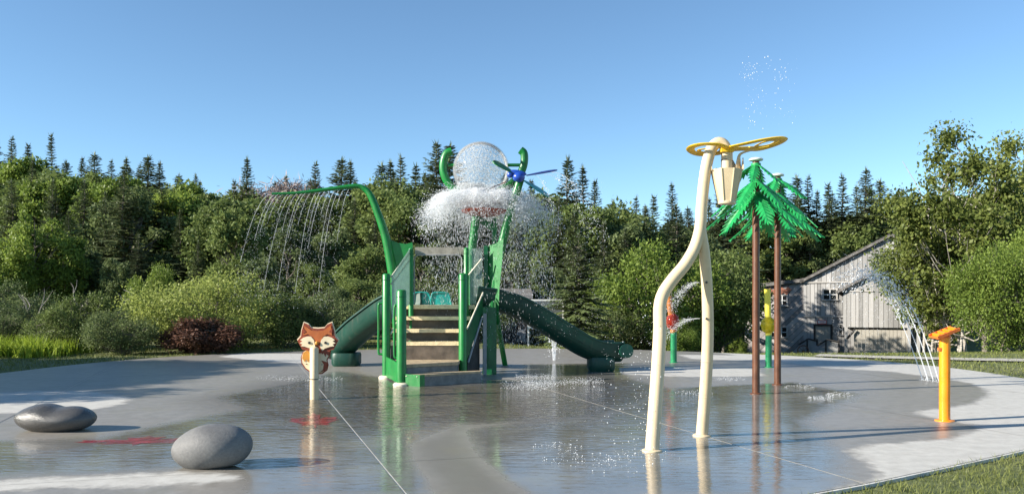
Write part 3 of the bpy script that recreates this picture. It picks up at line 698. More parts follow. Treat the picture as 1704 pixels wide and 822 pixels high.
def spray_tree(px, py, cap_y, label, seed):
    b = G(px, py); d = b.y; zt = Wp(0, cap_y, d).z; rr = random.Random(seed)
    t = thing('spray_tree', label, 'spray toy', (b.x, b.y, 0), 'artificial spruce trees')
    MB().cyl((b.x, b.y, 0), zt - 0.03, 0.06, 24, 0.055).build('trunk', 'brown', t)
    MB().lathe((b.x, b.y, 0), [(0.095, 0), (0.095, 0.012), (0.065, 0.02)], 24).build('base_flange', 'brown', t)
    MB().lathe((b.x, b.y, zt - 0.045), [(0.05, 0), (0.11, 0.012), (0.115, 0.03), (0.09, 0.05), (0.03, 0.062)], 24).build('cap', 'cap_white', t)
    for ti, (dz, me, n, droop, a0) in enumerate(((0.10, LP[0], 6, 0.55, 0.1), (0.36, LP[1], 7, 0.62, 0.5), (0.56, LP[2], 7, 0.60, 0.15))):
        MB().cyl((b.x, b.y, zt - dz - 0.05), 0.07, 0.078, 20).build('collar', 'leaf_green', t)
        for k in range(n):
            o = link('leaf_plate', me, t); az = a0 + 2 * math.pi * k / n + rr.uniform(-0.1, 0.1)
            o.location = (0.06 * math.cos(az), 0.06 * math.sin(az), zt - dz)
            o.rotation_euler = (rr.uniform(-0.25, 0.25), droop + rr.uniform(-0.08, 0.08), az)
spray_tree(1258, 655, 264, 'nearer of the two brown trunked artificial spruce trees with green metal boughs', 1)
spray_tree(1294, 640, 290, 'farther and shorter of the two brown trunked artificial spruce trees', 4)

# ------------------------------------------------------------------ far toys
def cattail(px, py, ytop, ymid, lean, tube_mat, clear, label, wdisc, ydisc, hd):
    b = G(px, py); d = b.y; s = d / F
    t = thing('cattail_toy', label, 'spray toy', (b.x, b.y, 0))
    zm, zt = Wp(0, ymid, d).z, Wp(0, ytop, d).z
    MB().cyl((b.x, b.y, 0), zm, 5.2 * s, 20).build('stalk', 'toy_green', t)
    MB().lathe((b.x, b.y, 0), [(0.11, 0), (0.11, 0.012), (0.07, 0.02)], 20).build('base_flange', 'toy_green', t)
    zd = Wp(0, ydisc, d).z
    MB().tube([(b.x, d, zm - 0.02), (b.x + lean * 0.25, d, zd), (b.x + lean, d, zt)], [5.2 * s, 5.0 * s, 5.0 * s], 18).build('tube', tube_mat, t)
    r = wdisc * s
    MB().lathe((b.x + lean * 0.2, d, zd - hd * s), [(r * 0.3, 0), (r * 0.8, hd * s * 0.3), (r, hd * s), (r * 0.85, hd * s * 1.6), (r * 0.35, hd * s * 2)], 24).build('bulb', clear, t)
    return t
cattail(1279, 611, 481, 557, -0.03, 'yellow_tube', 'yellow_clear', 'yellow topped cattail spray post on a green stalk between the tree trunks', 12.5, 541, 14)
cattail(1121, 603, 493, 552, -0.13, 'orange_tube', 'red_clear', 'orange and red cattail spray post behind the cream arch', 11, 535, 14)

# ------------------------------------------------------------------ play structure
def play():
    t = thing('play_structure', 'green water play structure with stairs, two slides and clear tipping ball', 'play structure', (-1.65, 16.6, 0))
    def pole(x, y, z0, z1, r, mat='green', name='post', cap=True, base=True):
        p = MB().cyl((x, y, z0), z1 - z0, r, 24, bev=0.03 if cap else 0).build(name, mat, t)
        if base: MB().lathe((x, y, 0), [(0.15, 0), (0.15, 0.025), (0.12, 0.05), (0.095, 0.055)], 24).build('base_flange', 'cream', p)
        MB().cyl((x, y, z1 - 0.13), 0.012, r + 0.004, 24).build('cap_seam', 'green_dark', p)
        return p
    p1 = G(643, 629); p2 = G(668, 641); y3 = 16.25; x3 = (770 - CX) / F * y3
    yd = 17.1                                             # front of the deck
    P1 = pole(p1.x, p1.y, 0, Wp(0, 455, p1.y).z, 0.078)
    P2 = pole(p2.x, p2.y, 0, Wp(0, 482, p2.y).z, 0.088)
    P3 = pole(x3, y3, 0, Wp(0, 455, y3).z, 0.078)
    zd = 1.41
    for x in ((688 - CX) / F * yd - 0.05, (776 - CX) / F * yd): pole(x, yd, 0, Wp(0, 412, yd).z, 0.05, base=False)
    # grab loops on the two left posts
    for (p, xo, y0, y1, par) in ((p1, -13, 505, 589, P1), (p2, -11.5, 508, 595, P2)):
        s = p.y / F; xx = p.x + xo * s; za, zb = Wp(0, y0, p.y).z, Wp(0, y1, p.y).z
        MB().tube(catmull([(p.x, p.y, za), (xx + 0.04, p.y, za), (xx, p.y, za - 0.05), (xx, p.y, (za + zb) / 2), (xx, p.y, zb + 0.05), (xx + 0.04, p.y, zb), (p.x, p.y, zb)], 5), 0.022, 12).build('grab_loop', 'green', par)
    # treads
    xl, xr = -2.36, x3 - 0.04
    def tread(z, y, dep, x0, x1, mat='tread'):
        b = MB().box(((x0 + x1) / 2, y + dep / 2, z - 0.035), (x1 - x0, dep, 0.07)); b.build('tread', mat, t, smooth=False)
    for k, z in enumerate((0.70, 0.94, 1.18)): tread(z, 16.28 + 0.27 * k, 0.26, xl, xr if k != 2 else -0.74)
    MB().box(((xl - 0.75) / 2, yd + 0.65, zd - 0.04), (xl * -1 - 0.75, 1.3, 0.08)).build('deck', 'tread', t, smooth=False)
    for k, z in enumerate((0.70, 0.94, 1.18, 1.41)):
        MB().box(((xl + xr) / 2, 16.28 + 0.27 * k + 0.245, z - 0.155), (xr - xl - 0.02, 0.012, 0.168)).build('riser', 'riser', t, smooth=False)
    MB().box(((xl + xr) / 2, 16.28 + 0.02, 0.49), (xr - xl - 0.02, 0.012, 0.27)).build('riser', 'riser', t, smooth=False)
    # second step: a wide landing with a green side panel
    land = [(p1.x + 0.05, p1.y - 0.05), (p2.x + 0.06, p2.y + 0.05), (x3 - 0.02, 15.72), (x3 - 0.02, 16.28), (p1.x + 0.05, 16.28)]
    land = [(x, y) for x, y in land]
    MB().prism([(p2.x + 0.03, p2.y + 0.12, 0.30), (x3 - 0.05, 15.7, 0.30), (x3 - 0.05, 16.27, 0.30), (-2.32, 16.27, 0.30)], (0, 0, 0.06)).build('landing', 'step_wood', t, smooth=False)
    MB().prism([(p2.x + 0.06, p2.y + 0.15, 0.0), (x3 - 0.08, 15.73, 0.0), (x3 - 0.08, 16.25, 0.0), (-2.26, 16.25, 0.0)], (0, 0, 0.295)).build('landing_base', 'step_face', t, smooth=False)
    e = (Vector(p2) - Vector(p1)); nrm = Vector((e.y, -e.x, 0)).normalized()
    MB().prism([p1 + nrm * 0.02 + Vector((0, 0, 0.03)), p2 + nrm * 0.02 + Vector((0, 0, 0.03)), p2 + nrm * 0.02 + Vector((0, 0, 0.37)), p1 + nrm * 0.02 + Vector((0, 0, 0.42))], nrm * -0.03).build('side_panel', 'green', t, smooth=False)
    # first step, skewed
    st = [(-1.90, 14.86), (-1.62, 14.70), (-0.58, 15.50), (-0.58, 15.68), (-1.80, 15.10)]
    MB().prism([(x, y, 0.165) for x, y in st], (0, 0, 0.035)).build('step', 'step_wood', t, smooth=False)
    MB().prism([(x + (0.012 if x < -1.7 else 0), y + 0.02, 0) for x, y in st], (0, 0, 0.163)).build('step_base', 'step_face', t, smooth=False)
    gp = MB().prism([(-1.92, 14.85, 0.0), (-1.61, 14.685, 0.0), (-1.61, 14.685, 0.205), (-1.92, 14.85, 0.205)], (0.006, 0.012, 0)).build('step_end_plate', 'green', t, smooth=False)
    MB().prism([(-1.61, 14.685, 0.0), (-1.53, 14.744, 0.0), (-1.53, 14.744, 0.205), (-1.61, 14.685, 0.205)], (-0.006, 0.01, 0)).build('step_end_plate', 'green', t, smooth=False)
    for (x, y) in ((-1.86, 14.815), (-1.66, 14.71)): MB().ball((x, y, 0.17), 0.012, 8, 6).build('bolt', 'cream', gp)
    # stair side guards: clear sheets, rails, stringers
    gl = [(p1.x + 0.1, p1.y + 0.02, 1.15), (-2.06, yd, 1.45), (-2.06, yd, 2.58), (p1.x + 0.1, p1.y + 0.02, 1.98)]
    MB().prism(gl, (0.008, 0, 0)).build('clear_panel', 'clear_panel', t, smooth=False)
    for dz in (-0.02, -0.16): MB().tube([Vector(gl[3]) + Vector((-0.01, 0, dz)), Vector(gl[2]) + Vector((-0.01, 0, dz - 0.06))], 0.016, 10).build('guard_rail', 'cream', t)
    MB().tube([Vector((p1.x + 0.08, p1.y, 0.85)), Vector((-2.1, yd, 1.5))], 0.016, 10).build('guard_rail', 'cream', t)
    xg = (804 - CX) / F * yd
    xq = (776 - CX) / F * yd
    MB().box(((xg + xq) / 2 + 0.02, yd, (1.42 + 2.57) / 2), (xg - xq - 0.07, 0.010, 1.13)).build('clear_panel', 'clear_panel', t, smooth=False)
    MB().tube([(xq + 0.05, yd - 0.06, 2.02), (xg - 0.03, yd - 0.06, 2.34)], 0.014, 10).build('guard_rail', 'cream', t)
    MB().tube([(x3 + 0.08, y3 + 0.1, 0.95), (xg - 0.0, yd - 0.06, 1.66)], 0.016, 10).build('guard_rail', 'cream', t)
    MB().prism([(x3 + 0.06, y3 + 0.05, 0.35), (xg - 0.02, yd - 0.05, 1.2), (xg - 0.02, yd - 0.05, 1.62), (x3 + 0.06, y3 + 0.05, 0.88)], (0.012, 0, 0)).build('stair_side_panel', 'green_dark', t, smooth=False)
    MB().prism([(x3 + 0.08, y3 + 0.1, 0.02), (xg - 0.08, yd - 0.09, 0.02), (xg - 0.08, yd - 0.09, 1.17), (x3 + 0.08, y3 + 0.1, 0.33)], (0.012, 0, 0)).build('skirt_panel', 'shed_dark', t, smooth=False)
    MB().box((xg + 0.04, yd - 0.12, 0.62), (0.07, 0.07, 1.24)).build('support_post', 'steel_grey', t, smooth=False)
    MB().tube([(x3 + 0.1, y3 + 0.1, 0.3), (xg - 0.02, yd - 0.14, 1.16)], 0.02, 8).build('stringer', 'steel_grey', t)
    # arched opening at the back of the stairs
    def zz(py): return Wp(0, py, yd).z
    def xx(px): return (px - CX) / F * yd
    arch = [(xx(689), zz(505)), (xx(689), zz(432))] + [(xx(697) - 0.098 * math.cos(a), zz(432) + 0.10 * math.sin(a)) for a in np.linspace(0.2, math.pi / 2, 6)] + [(xx(760) + 0.098 * math.sin(a), zz(432) + 0.10 * math.cos(a)) for a in np.linspace(0, math.pi / 2 - 0.2, 6)] + [(xx(768), zz(432)), (xx(768), zz(505))]
    MB().prism([(x, yd + 0.06, z) for x, z in ((xx(690), zz(411)), (xx(772), zz(411)), (xx(772), zz(423)), (xx(762), zz(422)), (xx(730), zz(424)), (xx(697), zz(422)), (xx(690), zz(423)))], (0, 0.012, 0)).build('top_panel', 'smoky_panel', t, smooth=False)
    MB().tube([(x, yd + 0.06, z) for x, z in arch], 0.012, 8).build('arch_frame', 'steel_grey', t)
    # slide mouths on the deck
    for (a, b) in ((686, 718), (717, 751)):
        x0, x1 = (a - CX) / F * 18.0, (b - CX) / F * 18.0; z0, z1 = zd, Wp(0, 487, 18.0).z
        sh = -0.06 if a == 686 else 0.06
        out = [(x0, z0), (x0 + 0.02 + 0, z1 - 0.06), (x0 + 0.08, z1), (x1 - 0.12, z1), (x1 - 0.05, z1 - 0.05), (x1, z0)]
        m = MB().prism([(x, 18.0, z) for x, z in out], (0, 0.05, 0)).build('slide_mouth', 'teal_lip', t, smooth=False)
        MB().tube(catmull([(x, 17.99, z) for x, z in out], 4), 0.018, 8).build('rolled_rim', 'teal_lip', m)
    # slides: U shaped troughs
    def slide(path, name, mat, w, h, foot):
        q = catmull([Vector(p) for p in path], 7); n = len(q); prof = []
        for a in np.linspace(0, math.pi, 15): prof.append((-math.cos(a) * w / 2, (0 if 0.5 < a < 2.64 else 0) - math.sin(a) ** 0.6 * h))
        inner = [(x * 0.86, z * 0.9 + 0.0) for x, z in prof[::-1]]
        lip = [(w / 2 + 0.035, 0.0), (w / 2 + 0.03, 0.035), (w / 2 - 0.03, 0.03)]
        ring = prof + lip + inner + [(-x, z) for x, z in lip[::-1]]
        m = len(ring); vs = []; fs = []
        for i, p in enumerate(q):
            tg = (q[min(i + 1, n - 1)] - q[max(i - 1, 0)]).normalized(); sd_ = tg.cross(Vector((0, 0, 1))).normalized(); up = sd_.cross(tg)
            vs += [p + sd_ * x + up * z for x, z in ring]
        for i in range(n - 1):
            for j in range(m): fs.append((i * m + j, i * m + (j + 1) % m, (i + 1) * m + (j + 1) % m, (i + 1) * m + j))
        fs += [tuple(range(m)), tuple((n - 1) * m + j for j in range(m))]
        o = MB().add(vs, fs).build(name, mat, t, angle=50)
        fm = MB(); c, sx, sy, hh = foot
        r = [(sx * math.copysign(abs(math.cos(a)) ** 0.5, math.cos(a)), sy * math.copysign(abs(math.sin(a)) ** 0.5, math.sin(a))) for a in np.linspace(0, 2 * math.pi, 29)[:-1]]
        vs = []
        for z, k in ((0, 0.9), (0.06, 1), (hh - 0.04, 1), (hh, 0.95)): vs += [Vector((c[0] + x * k, c[1] + y * k, z)) for x, y in r]
        m = len(r); fs = [(i * m + j, i * m + (j + 1) % m, (i + 1) * m + (j + 1) % m, (i + 1) * m + j) for i in range(3) for j in range(m)] + [tuple(range(m - 1, -1, -1)), tuple(3 * m + j for j in range(m))]
        fm.add(vs, fs).build('slide_foot', mat, o)
        return o
    L = slide([(-2.15, 17.7, 1.64), (-2.5, 18.0, 1.57), (-2.98, 18.5, 1.30), (-3.4, 18.93, 1.03), (-3.72, 19.27, 0.78), (-3.95, 19.53, 0.60), (-4.18, 19.82, 0.52)], 'slide', 'slide_teal', 0.68, 0.42, ((-3.82, 19.42), 0.32, 0.32, 0.30))
    L['label'] = 'lit green slide curving down to the left'
    Rr = slide([(-0.75, 17.36, 1.76), (-0.3, 17.46, 1.69), (0.2, 17.58, 1.53), (0.75, 17.72, 1.22), (1.3, 17.86, 0.88), (1.65, 17.95, 0.68), (1.95, 18.03, 0.60), (2.3, 18.12, 0.60)], 'slide', 'slide_teal', 0.64, 0.42, ((1.9, 18.02), 0.29, 0.3, 0.3))
    Rr['label'] = 'shaded dark green slide running down to the right'
    # rolled ends of the slides
    MB().tube([(2.42, 17.74, 0.44), (2.34, 18.13, 0.40), (2.24, 18.5, 0.44)], 0.15, 16).build('rolled_end', 'slide_teal', Rr)
    # left arch with spray arm
    dl = 17.25
    pts = [(664, 632), (662, 560), (658, 490), (652, 446), (641, 392), (626, 348), (616, 325), (606, 314), (591, 310), (547, 315), (499, 321), (452, 323)]
    q = catmull([Wp(x, y, dl if x > 600 else dl - (600 - x) * 0.002) for x, y in pts], 6); q[0].z = 0
    nq = len(q); rads = [0.10 if i < nq * 0.27 else 0.10 - 0.078 * ((i - nq * 0.27) / (nq * 0.73)) ** 0.8 for i in range(nq)]
    arm = MB().tube(q, rads, 18).build('spray_arm', 'green', t, angle=60)
    for k in range(18):
        x = 460 + k * 7.4; y = 323 - (x - 452) * 0.094; p = Wp(x, y + 3, dl - max(0, (600 - x)) * 0.002); MB().cyl(p - Vector((0, 0, 0.03)), 0.03, 0.012, 8).build('nozzle', 'green_dark', arm)
    w = [(643, 393), (650, 399), (662, 404), (676, 406), (686, 403), (687, 412), (678, 422), (664, 440), (655, 452)]
    MB().prism([Wp(x, y, dl + 0.0) for x, y in w], (0, 0.03, 0)).build('web_plate', 'green', arm, smooth=False)
    # right leaning post
    pts = [(814, 632), (816, 570), (820, 500), (828, 440), (838, 395), (850, 350), (866, 298)]
    q = catmull([Wp(x, y, dl) for x, y in pts], 6); q[0].z = 0; nq = len(q)
    rp = MB().tube(q, [0.15 - 0.065 * min(1, i / (nq * 0.65)) for i in range(nq)], 18).build('leaning_post', 'green', t, angle=60)
    w = [(812, 409), (824, 406), (838, 396), (835, 440), (831, 480), (829, 540), (812, 540)]
    MB().prism([Wp(x, y, dl - 0.02 - (x - 812) * 0.008) for x, y in w], (0, 0.03, 0)).build('web_plate', 'green', rp, smooth=False)
    MB().box(((808.5 - CX) / F * dl, dl - 0.02, (Wp(0, 409, dl).z + Wp(0, 512, dl).z) / 2), (0.085, 0.08, Wp(0, 409, dl).z - Wp(0, 512, dl).z)).build('panel_post', 'green_dark', t, smooth=False)
    MB().box(((815 - CX) / F * dl, dl - 0.1, 0.68), (0.28, 0.12, 1.36)).build('deck_post', 'green_dark', t, smooth=False)
    pb = G(841, 610)
    rl = MB().tube([(-0.36, 18.2, 1.5), (-0.30, 18.6, 0.9), (pb.x, pb.y, 0)], 0.06, 16).build('rear_leg', 'green', t)
    MB().lathe((pb.x, pb.y, 0), [(0.15, 0), (0.15, 0.02), (0.1, 0.03)], 20).build('base_flange', 'steel_grey', rl)
    for x in (-2.3, -0.8): MB().cyl((x, 18.35, 0), 2.5, 0.06, 16).build('rear_post', 'green_dark', t)
    # ball, yoke, centre posts
    dc = 17.6; sc = dc / F
    cp = MB().tube([(Wp(785, 0, dc).x, dc, 0), (Wp(785, 420, dc).x, dc, Wp(0, 420, dc).z), Wp(794, 345, dc), Wp(796, 318, dc)], 0.085, 18).build('centre_post', 'green', t)
    MB().tube([(Wp(823, 0, dc).x, dc + 0.15, 1.4), (Wp(822, 0, dc).x, dc + 0.15, Wp(0, 362, dc).z)], 0.05, 14).build('side_post', 'green', t)
    MB().prism([Wp(x, y, dc + 0.1) for x, y in ((796, 360), (820, 371), (828, 372), (828, 384), (818, 384), (796, 370))], (0, 0.03, 0)).build('brace', 'green', cp, smooth=False)
    c = Wp(800, 283, dc)
    for sg, pp_ in ((-1, [(752, 252), (743, 256), (738, 270), (738, 286), (744, 302), (756, 314), (772, 322), (796, 325)]), (1, [(866, 250), (872, 256), (872, 272), (866, 289), (855, 302), (842, 312), (824, 321), (796, 325)])):
        yk = MB().tube(catmull([Wp(x, y, dc) for x, y in pp_], 5), 0.082, 18).build('yoke_arm', 'green', t)
        MB().tube([Wp(745 if sg < 0 else 866, 275, dc), Wp(757 if sg < 0 else 845, 275, dc)], 0.035, 12).build('axle', 'green', yk)
    ball = MB().ball(c, 46 * sc, 48, 32).build('tipping_ball', 'acrylic', t, angle=180)
    rim = [c + Vector((math.cos(a), 0, math.sin(a))) * (46.3 * sc) for a in np.linspace(0, 2 * math.pi, 61)]
    MB().tube(rim, 0.016, 8).build('ball_seam', 'acrylic', ball)
    pl = Wp(806, 355, dc)
    MB().lathe(pl - Vector((0, 0, 0.06)), [(0.25, 0), (0.47, 0.09), (0.49, 0.12), (0.45, 0.13), (0.2, 0.07)], 36).build('splash_plate', 'red', t)
    # dragonfly on the tip of the leaning post
    dd = dl - 0.12; sdg = dd / F
    k = Wp(863, 295, dd)
    db = MB().ball(k, (0.13, 0.12, 0.105), 20, 14).build('dragonfly', 'blue', t, angle=180)
    MB().ball(Wp(849, 291, dd), (0.068, 0.07, 0.065), 16, 12).build('dragonfly_head', 'blue', db, angle=180)
    MB().ball(Wp(861, 288, dd), (0.19, 0.06, 0.06), 18, 10, rot=(0, 0.15, 0)).build('thorax', 'blue', db, angle=180)
    MB().tube([k + Vector((0.02, 0.1, -0.02)), k + Vector((0.05, 0.55, 0.02)), k + Vector((0.07, 1.0, 0.05))], [0.06, 0.045, 0.03], 12).build('tail', 'blue', db)
    def wing(a, b, w0, mat, ybend=0.0, tw=0.4):
        a = Vector(a); b = Vector(b) + Vector((0, ybend, 0)); e = (b - a); u = Vector((0, math.cos(tw), math.sin(tw)))
        prof = [(0, 0.25), (0.2, 0.6), (0.5, 0.95), (0.75, 1.0), (0.92, 0.7), (1, 0.15)]
        pts = [a + e * x + u * (w0 * y) for x, y in prof] + [a + e * x - u * (w0 * y * 0.55) for x, y in prof[::-1]]
        nrm = e.cross(u).normalized()
        o = MB().prism(pts, nrm * 0.018).build('wing', mat, db, smooth=False); return o
    wing(Wp(856, 288, dd), Wp(820, 270, dd), 0.17, 'green', -0.12, 0.5)
    wing(Wp(876, 293, dd), Wp(928, 283, dd), 0.10, 'wing_blue', 0.08, 0.35)
    wing(Wp(872, 302, dd), Wp(915, 326, dd), 0.15, 'teal_lip', 0.25, 0.5)
    wing(Wp(842, 302, dd), Wp(806, 314, dd), 0.05, 'brown', 0.2, 0.2)
    return t
play()

# ------------------------------------------------------------------ weathered barn
def barn():
    D = 64.0; s = D / F
    def bx(px): return (px - CX) * s
    def bz(py): return EYE + (HY - py) * s
    z0 = bz(592)
    t = thing('weathered_barn', 'old grey weathered wooden barn with diagonal boards beside the birch', 'barn', (bx(1400), D, z0)); t.rotation_euler = (0, 0, R(-24)); t.scale = (1.1, 1, 1)
    def clip_boards(poly, y, name, mat, width, ang=0.0, jit=0.03, par=t):   # boards laid side by side, cut to the outline of the wall
        import bmesh
        poly = [Vector((x, z)) for x, z in poly]; ca, sa = math.cos(ang), math.sin(ang)
        rot = lambda v: Vector((v.x * ca + v.y * sa, -v.x * sa + v.y * ca)); back = lambda v: Vector((v.x * ca - v.y * sa, v.x * sa + v.y * ca))
        q = [rot(v) for v in poly]; u = min(v.x for v in q); um = max(v.x for v in q); mb = MB(); rr = random.Random(3)
        def cut(pts, lim, sgn):
            out = []
            for a, b in zip(pts, pts[1:] + pts[:1]):
                ia, ib = sgn * (a.x - lim) >= 0, sgn * (b.x - lim) >= 0
                if ia: out.append(a)
                if ia != ib: out.append(a + (b - a) * ((lim - a.x) / (b.x - a.x)))
            return out
        while u < um:
            w = width * rr.uniform(0.75, 1.3); c = cut(cut(q, u, 1), u + w - 0.022, -1)
            if len(c) > 2:
                yy = y - rr.uniform(0, jit); pts = [back(v) for v in c]
                mb.prism([(v.x, yy, v.y) for v in pts], (0, 0.04 + jit, 0))
            u += w
        o = mb.build(name, mat, par, smooth=False); o['kind'] = 'stuff'; return o
    def core(poly, y, dep, name='wall'):
        return MB().prism([(x, y, z) for x, z in poly], (0, dep, 0)).build(name, 'barn_dark', t, smooth=False)
    def window(x0, y0, x1, y1, y, nx, ny):
        X0, X1, Z0, Z1 = bx(x0), bx(x1), bz(y1), bz(y0); fw = 0.09
        w = MB().box(((X0 + X1) / 2, y - 0.06, Z1 + fw / 2), (X1 - X0 + 2 * fw, 0.1, fw)).box(((X0 + X1) / 2, y - 0.08, Z0 - fw / 2), (X1 - X0 + 3 * fw, 0.14, fw))
        for xx in (X0 - fw / 2, X1 + fw / 2): w.box((xx, y - 0.06, (Z0 + Z1) / 2), (fw, 0.1, Z1 - Z0))
        fo = w.build('window', 'barn_trim', t, smooth=False)
        cw, ch = (X1 - X0) / nx, (Z1 - Z0) / ny
        for i in range(nx):
            for j in range(ny): MB().box((X0 + cw * (i + .5), y - 0.035, Z0 + ch * (j + .5)), (cw - 0.05, 0.01, ch - 0.05)).build('pane', 'pane', fo, smooth=False)
        for i in range(1, nx): MB().box((X0 + cw * i, y - 0.06, (Z0 + Z1) / 2), (0.06, 0.06, Z1 - Z0)).build('muntin', 'white_trim', fo, smooth=False)
        for j in range(1, ny): MB().box(((X0 + X1) / 2, y - 0.064, Z0 + ch * j), (X1 - X0, 0.06, 0.06)).build('muntin', 'white_trim', fo, smooth=False)
    zb = z0 - 0.5
    # wing with diagonal boards
    wing = [(bx(1258), zb), (bx(1346), zb), (bx(1346), bz(469)), (bx(1258), bz(480))]
    core(wing, D + 0.02, 7); clip_boards(wing, D, 'diagonal_boards', 'barn_diag', 0.30, ang=R(-42))
    # main gable
    gab = [(bx(1346), zb), (bx(1540), zb), (bx(1540), bz(440)), (bx(1468), bz(396)), (bx(1346), bz(468))]
    core(gab, D + 0.02, 9); low = [(bx(1346), zb), (bx(1540), zb), (bx(1540), bz(527)), (bx(1346), bz(527))]
    mid = [(bx(1346), bz(526)), (bx(1540), bz(526)), (bx(1540), bz(470)), (bx(1346), bz(470))]
    up = [(bx(1346), bz(469)), (bx(1520), bz(469)), (bx(1540), bz(440)), (bx(1468), bz(397)), (bx(1347), bz(468.5))]
    clip_boards(low, D - 0.01, 'vertical_boards', 'barn_board', 0.27); clip_boards(mid, D - 0.03, 'vertical_boards', 'barn_board', 0.25)
    clip_boards(up, D - 0.05, 'vertical_boards', 'barn_board', 0.26)
    for py in (469.5, 526.5): MB().box((bx(1443), D - 0.12, bz(py)), (bx(1540) - bx(1346), 0.05, 0.10)).build('trim_board', 'barn_trim', t, smooth=False)
    # roofs
    def roof(a, b, dep, name, mat, th=0.22, y0=-0.35):
        A, B = Vector((bx(a[0]), D + y0, bz(a[1]))), Vector((bx(b[0]), D + y0, bz(b[1])))
        e = B - A; n = Vector((-e.z, 0, e.x)).normalized() * th
        o = MB().prism([A, B, B + n, A + n], (0, dep, 0)).build(name, mat, t, smooth=False)
        k = int(e.length / 0.42)
        for i in range(k):                                # shingle courses
            p = A + e * (i / k) + n; q = A + e * ((i + 1) / k) + n
            MB().prism([p + n * 0.05, q + n * 0.12, q + n * 0.32, p + n * 0.16], (0, dep + 0.02, 0)).build('shingle_course', mat, o, smooth=False)
        return o
    roof((1256, 480), (1347, 468.5), 7.4, 'roof', 'shingle'); roof((1342, 470.5), (1469, 395.5), 9.4, 'roof', 'shingle', 0.16); roof((1468, 395.5), (1545, 441), 9.4, 'roof', 'shingle', 0.16)
    for k in range(5):
        x = 1286 + k * 9; MB().box((bx(x), D - 0.09, bz(486 - k * 0.6)), (0.34, 0.05, 0.55), (0, R(40), 0)).build('patch_shingle', 'shingle_red', t, smooth=False)
    window(1308, 492, 1321, 508, D, 2, 2); window(1299, 546, 1321, 562, D, 3, 2); window(1375, 482, 1393, 498, D - 0.03, 2, 2)
    window(1397, 540, 1401, 556, D - 0.01, 1, 2)
    # door, sign, steps
    f = MB().box((bx(1362), D - 0.1, bz(560)), (0.12, 0.12, 1.7)).box((bx(1386), D - 0.1, bz(560)), (0.12, 0.12, 1.7)).box((bx(1374), D - 0.1, bz(541)), (1.24, 0.14, 0.14))
    fo = f.build('door', 'barn_dark', t, smooth=False)
    for k in range(5): MB().box((bx(1364.5 + k * 4.7), D - 0.075 - 0.008 * (k % 2), bz(561)), (0.205, 0.05, 1.6)).build('plank', 'barn_door', fo, smooth=False)
    sg = MB().box((bx(1372.5), D - 0.14, bz(536)), (0.62, 0.04, 0.30)).build('sign', 'sign_red', t, smooth=False)
    MB().box((bx(1372.5), D - 0.165, bz(536)), (0.52, 0.02, 0.20)).build('sign_face', 'white_trim', sg, smooth=False)
    for k in range(2): MB().box((bx(1372.5), D - 0.178, bz(535.2 + k * 1.8)), (0.40 - 0.1 * k, 0.008, 0.035)).build('sign_lettering', 'sign_red', sg, smooth=False)
    for k in range(5): MB().box((bx(1374), D - 0.45 - 0.3 * k, z0 + 0.7 - 0.16 * k), (1.3, 0.32, 0.16)).build('stair', 'barn_board', t, smooth=False)
    for (a, b, yo) in ((1340, 1366, -0.5), (1368, 1398, -1.5)):
        MB().prism([(bx(a), D + yo, z0 - 0.1), (bx(b), D + yo, z0 - 0.1), (bx(b), D + yo, bz(566)), (bx(b - 8), D + yo, bz(566)), (bx(a), D + yo, bz(582))], (0, 0.08, 0)).build('stair_side', 'barn_board', t, smooth=False)
        MB().tube([(bx(a), D + yo - 0.05, bz(574)), (bx(a + 14), D + yo - 0.05, bz(564)), (bx(b), D + yo - 0.05, bz(567))], 0.06, 8).build('handrail', 'barn_dark', t)
        for xk in (a + 12, b): MB().box((bx(xk), D + yo - 0.02, bz(576)), (0.1, 0.1, 1.1)).build('rail_post', 'barn_dark', t, smooth=False)
    # projecting bay with the double door
    bay = [(bx(1404), bz(543)), (bx(1500), bz(543)), (bx(1500), bz(487)), (bx(1443), bz(459)), (bx(1404), bz(483))]
    y1 = D - 1.6
    MB().prism([(x, y1 + 0.03, z) for x, z in bay], (0, 1.5, 0)).build('bay', 'barn_dark', t, smooth=False)
    clip_boards(bay, y1, 'vertical_boards', 'barn_board', 0.27)
    for a, b in (((1395, 489), (1445, 457.5)), ((1443, 457.5), (1506, 492))):
        A, B = Vector((bx(a[0]), y1 - 0.35, bz(a[1]))), Vector((bx(b[0]), y1 - 0.35, bz(b[1]))); e = B - A; n = Vector((-e.z, 0, e.x)).normalized() * 0.18
        MB().prism([A, B, B + n, A + n], (0, 2.1, 0)).build('bay_roof', 'shingle', t, smooth=False)
    MB().box((bx(1425), y1 - 0.06, bz(485)), (bx(1444) - bx(1405), 0.05, 0.09)).build('trim_board', 'barn_trim', t, smooth=False)
    for k in range(14):
        MB().box((bx(1421 + k * 5.3), y1 + 0.25 + 0.01 * (k % 3), (bz(547) + bz(585)) / 2), (0.225, 0.05, bz(547) - bz(585))).build('door_plank', 'barn_door', t, smooth=False)
    for px in (1408, 1492, 1504): MB().box((bx(px), y1 + 0.05, (bz(543) + zb) / 2), (0.2, 0.2, bz(543) - zb)).build('bay_post', 'barn_board', t, smooth=False)
    MB().tube([(bx(1409), y1, bz(562)), (bx(1420), y1, bz(547))], 0.08, 8).build('knee_brace', 'barn_dark', t)
    MB().box((bx(1452), y1 + 0.12, bz(583)), (3.6, 0.12, 0.3)).build('bottom_rail', 'barn_door', t, smooth=False)
    MB().box((bx(1452), y1 + 0.1, bz(590)), (3.8, 0.1, 0.28)).build('sill_beam', 'barn_board', t, smooth=False)
    # recessed lean-to at the left end, tree shade painted into its dark boards
    le = [(bx(1222), zb), (bx(1258), zb), (bx(1258), bz(488)), (bx(1222), bz(492))]
    core(le, D + 1.6, 4, 'lean_to_wall'); clip_boards(le, D + 1.55, 'lean_to_boards', 'shade_board', 0.3)
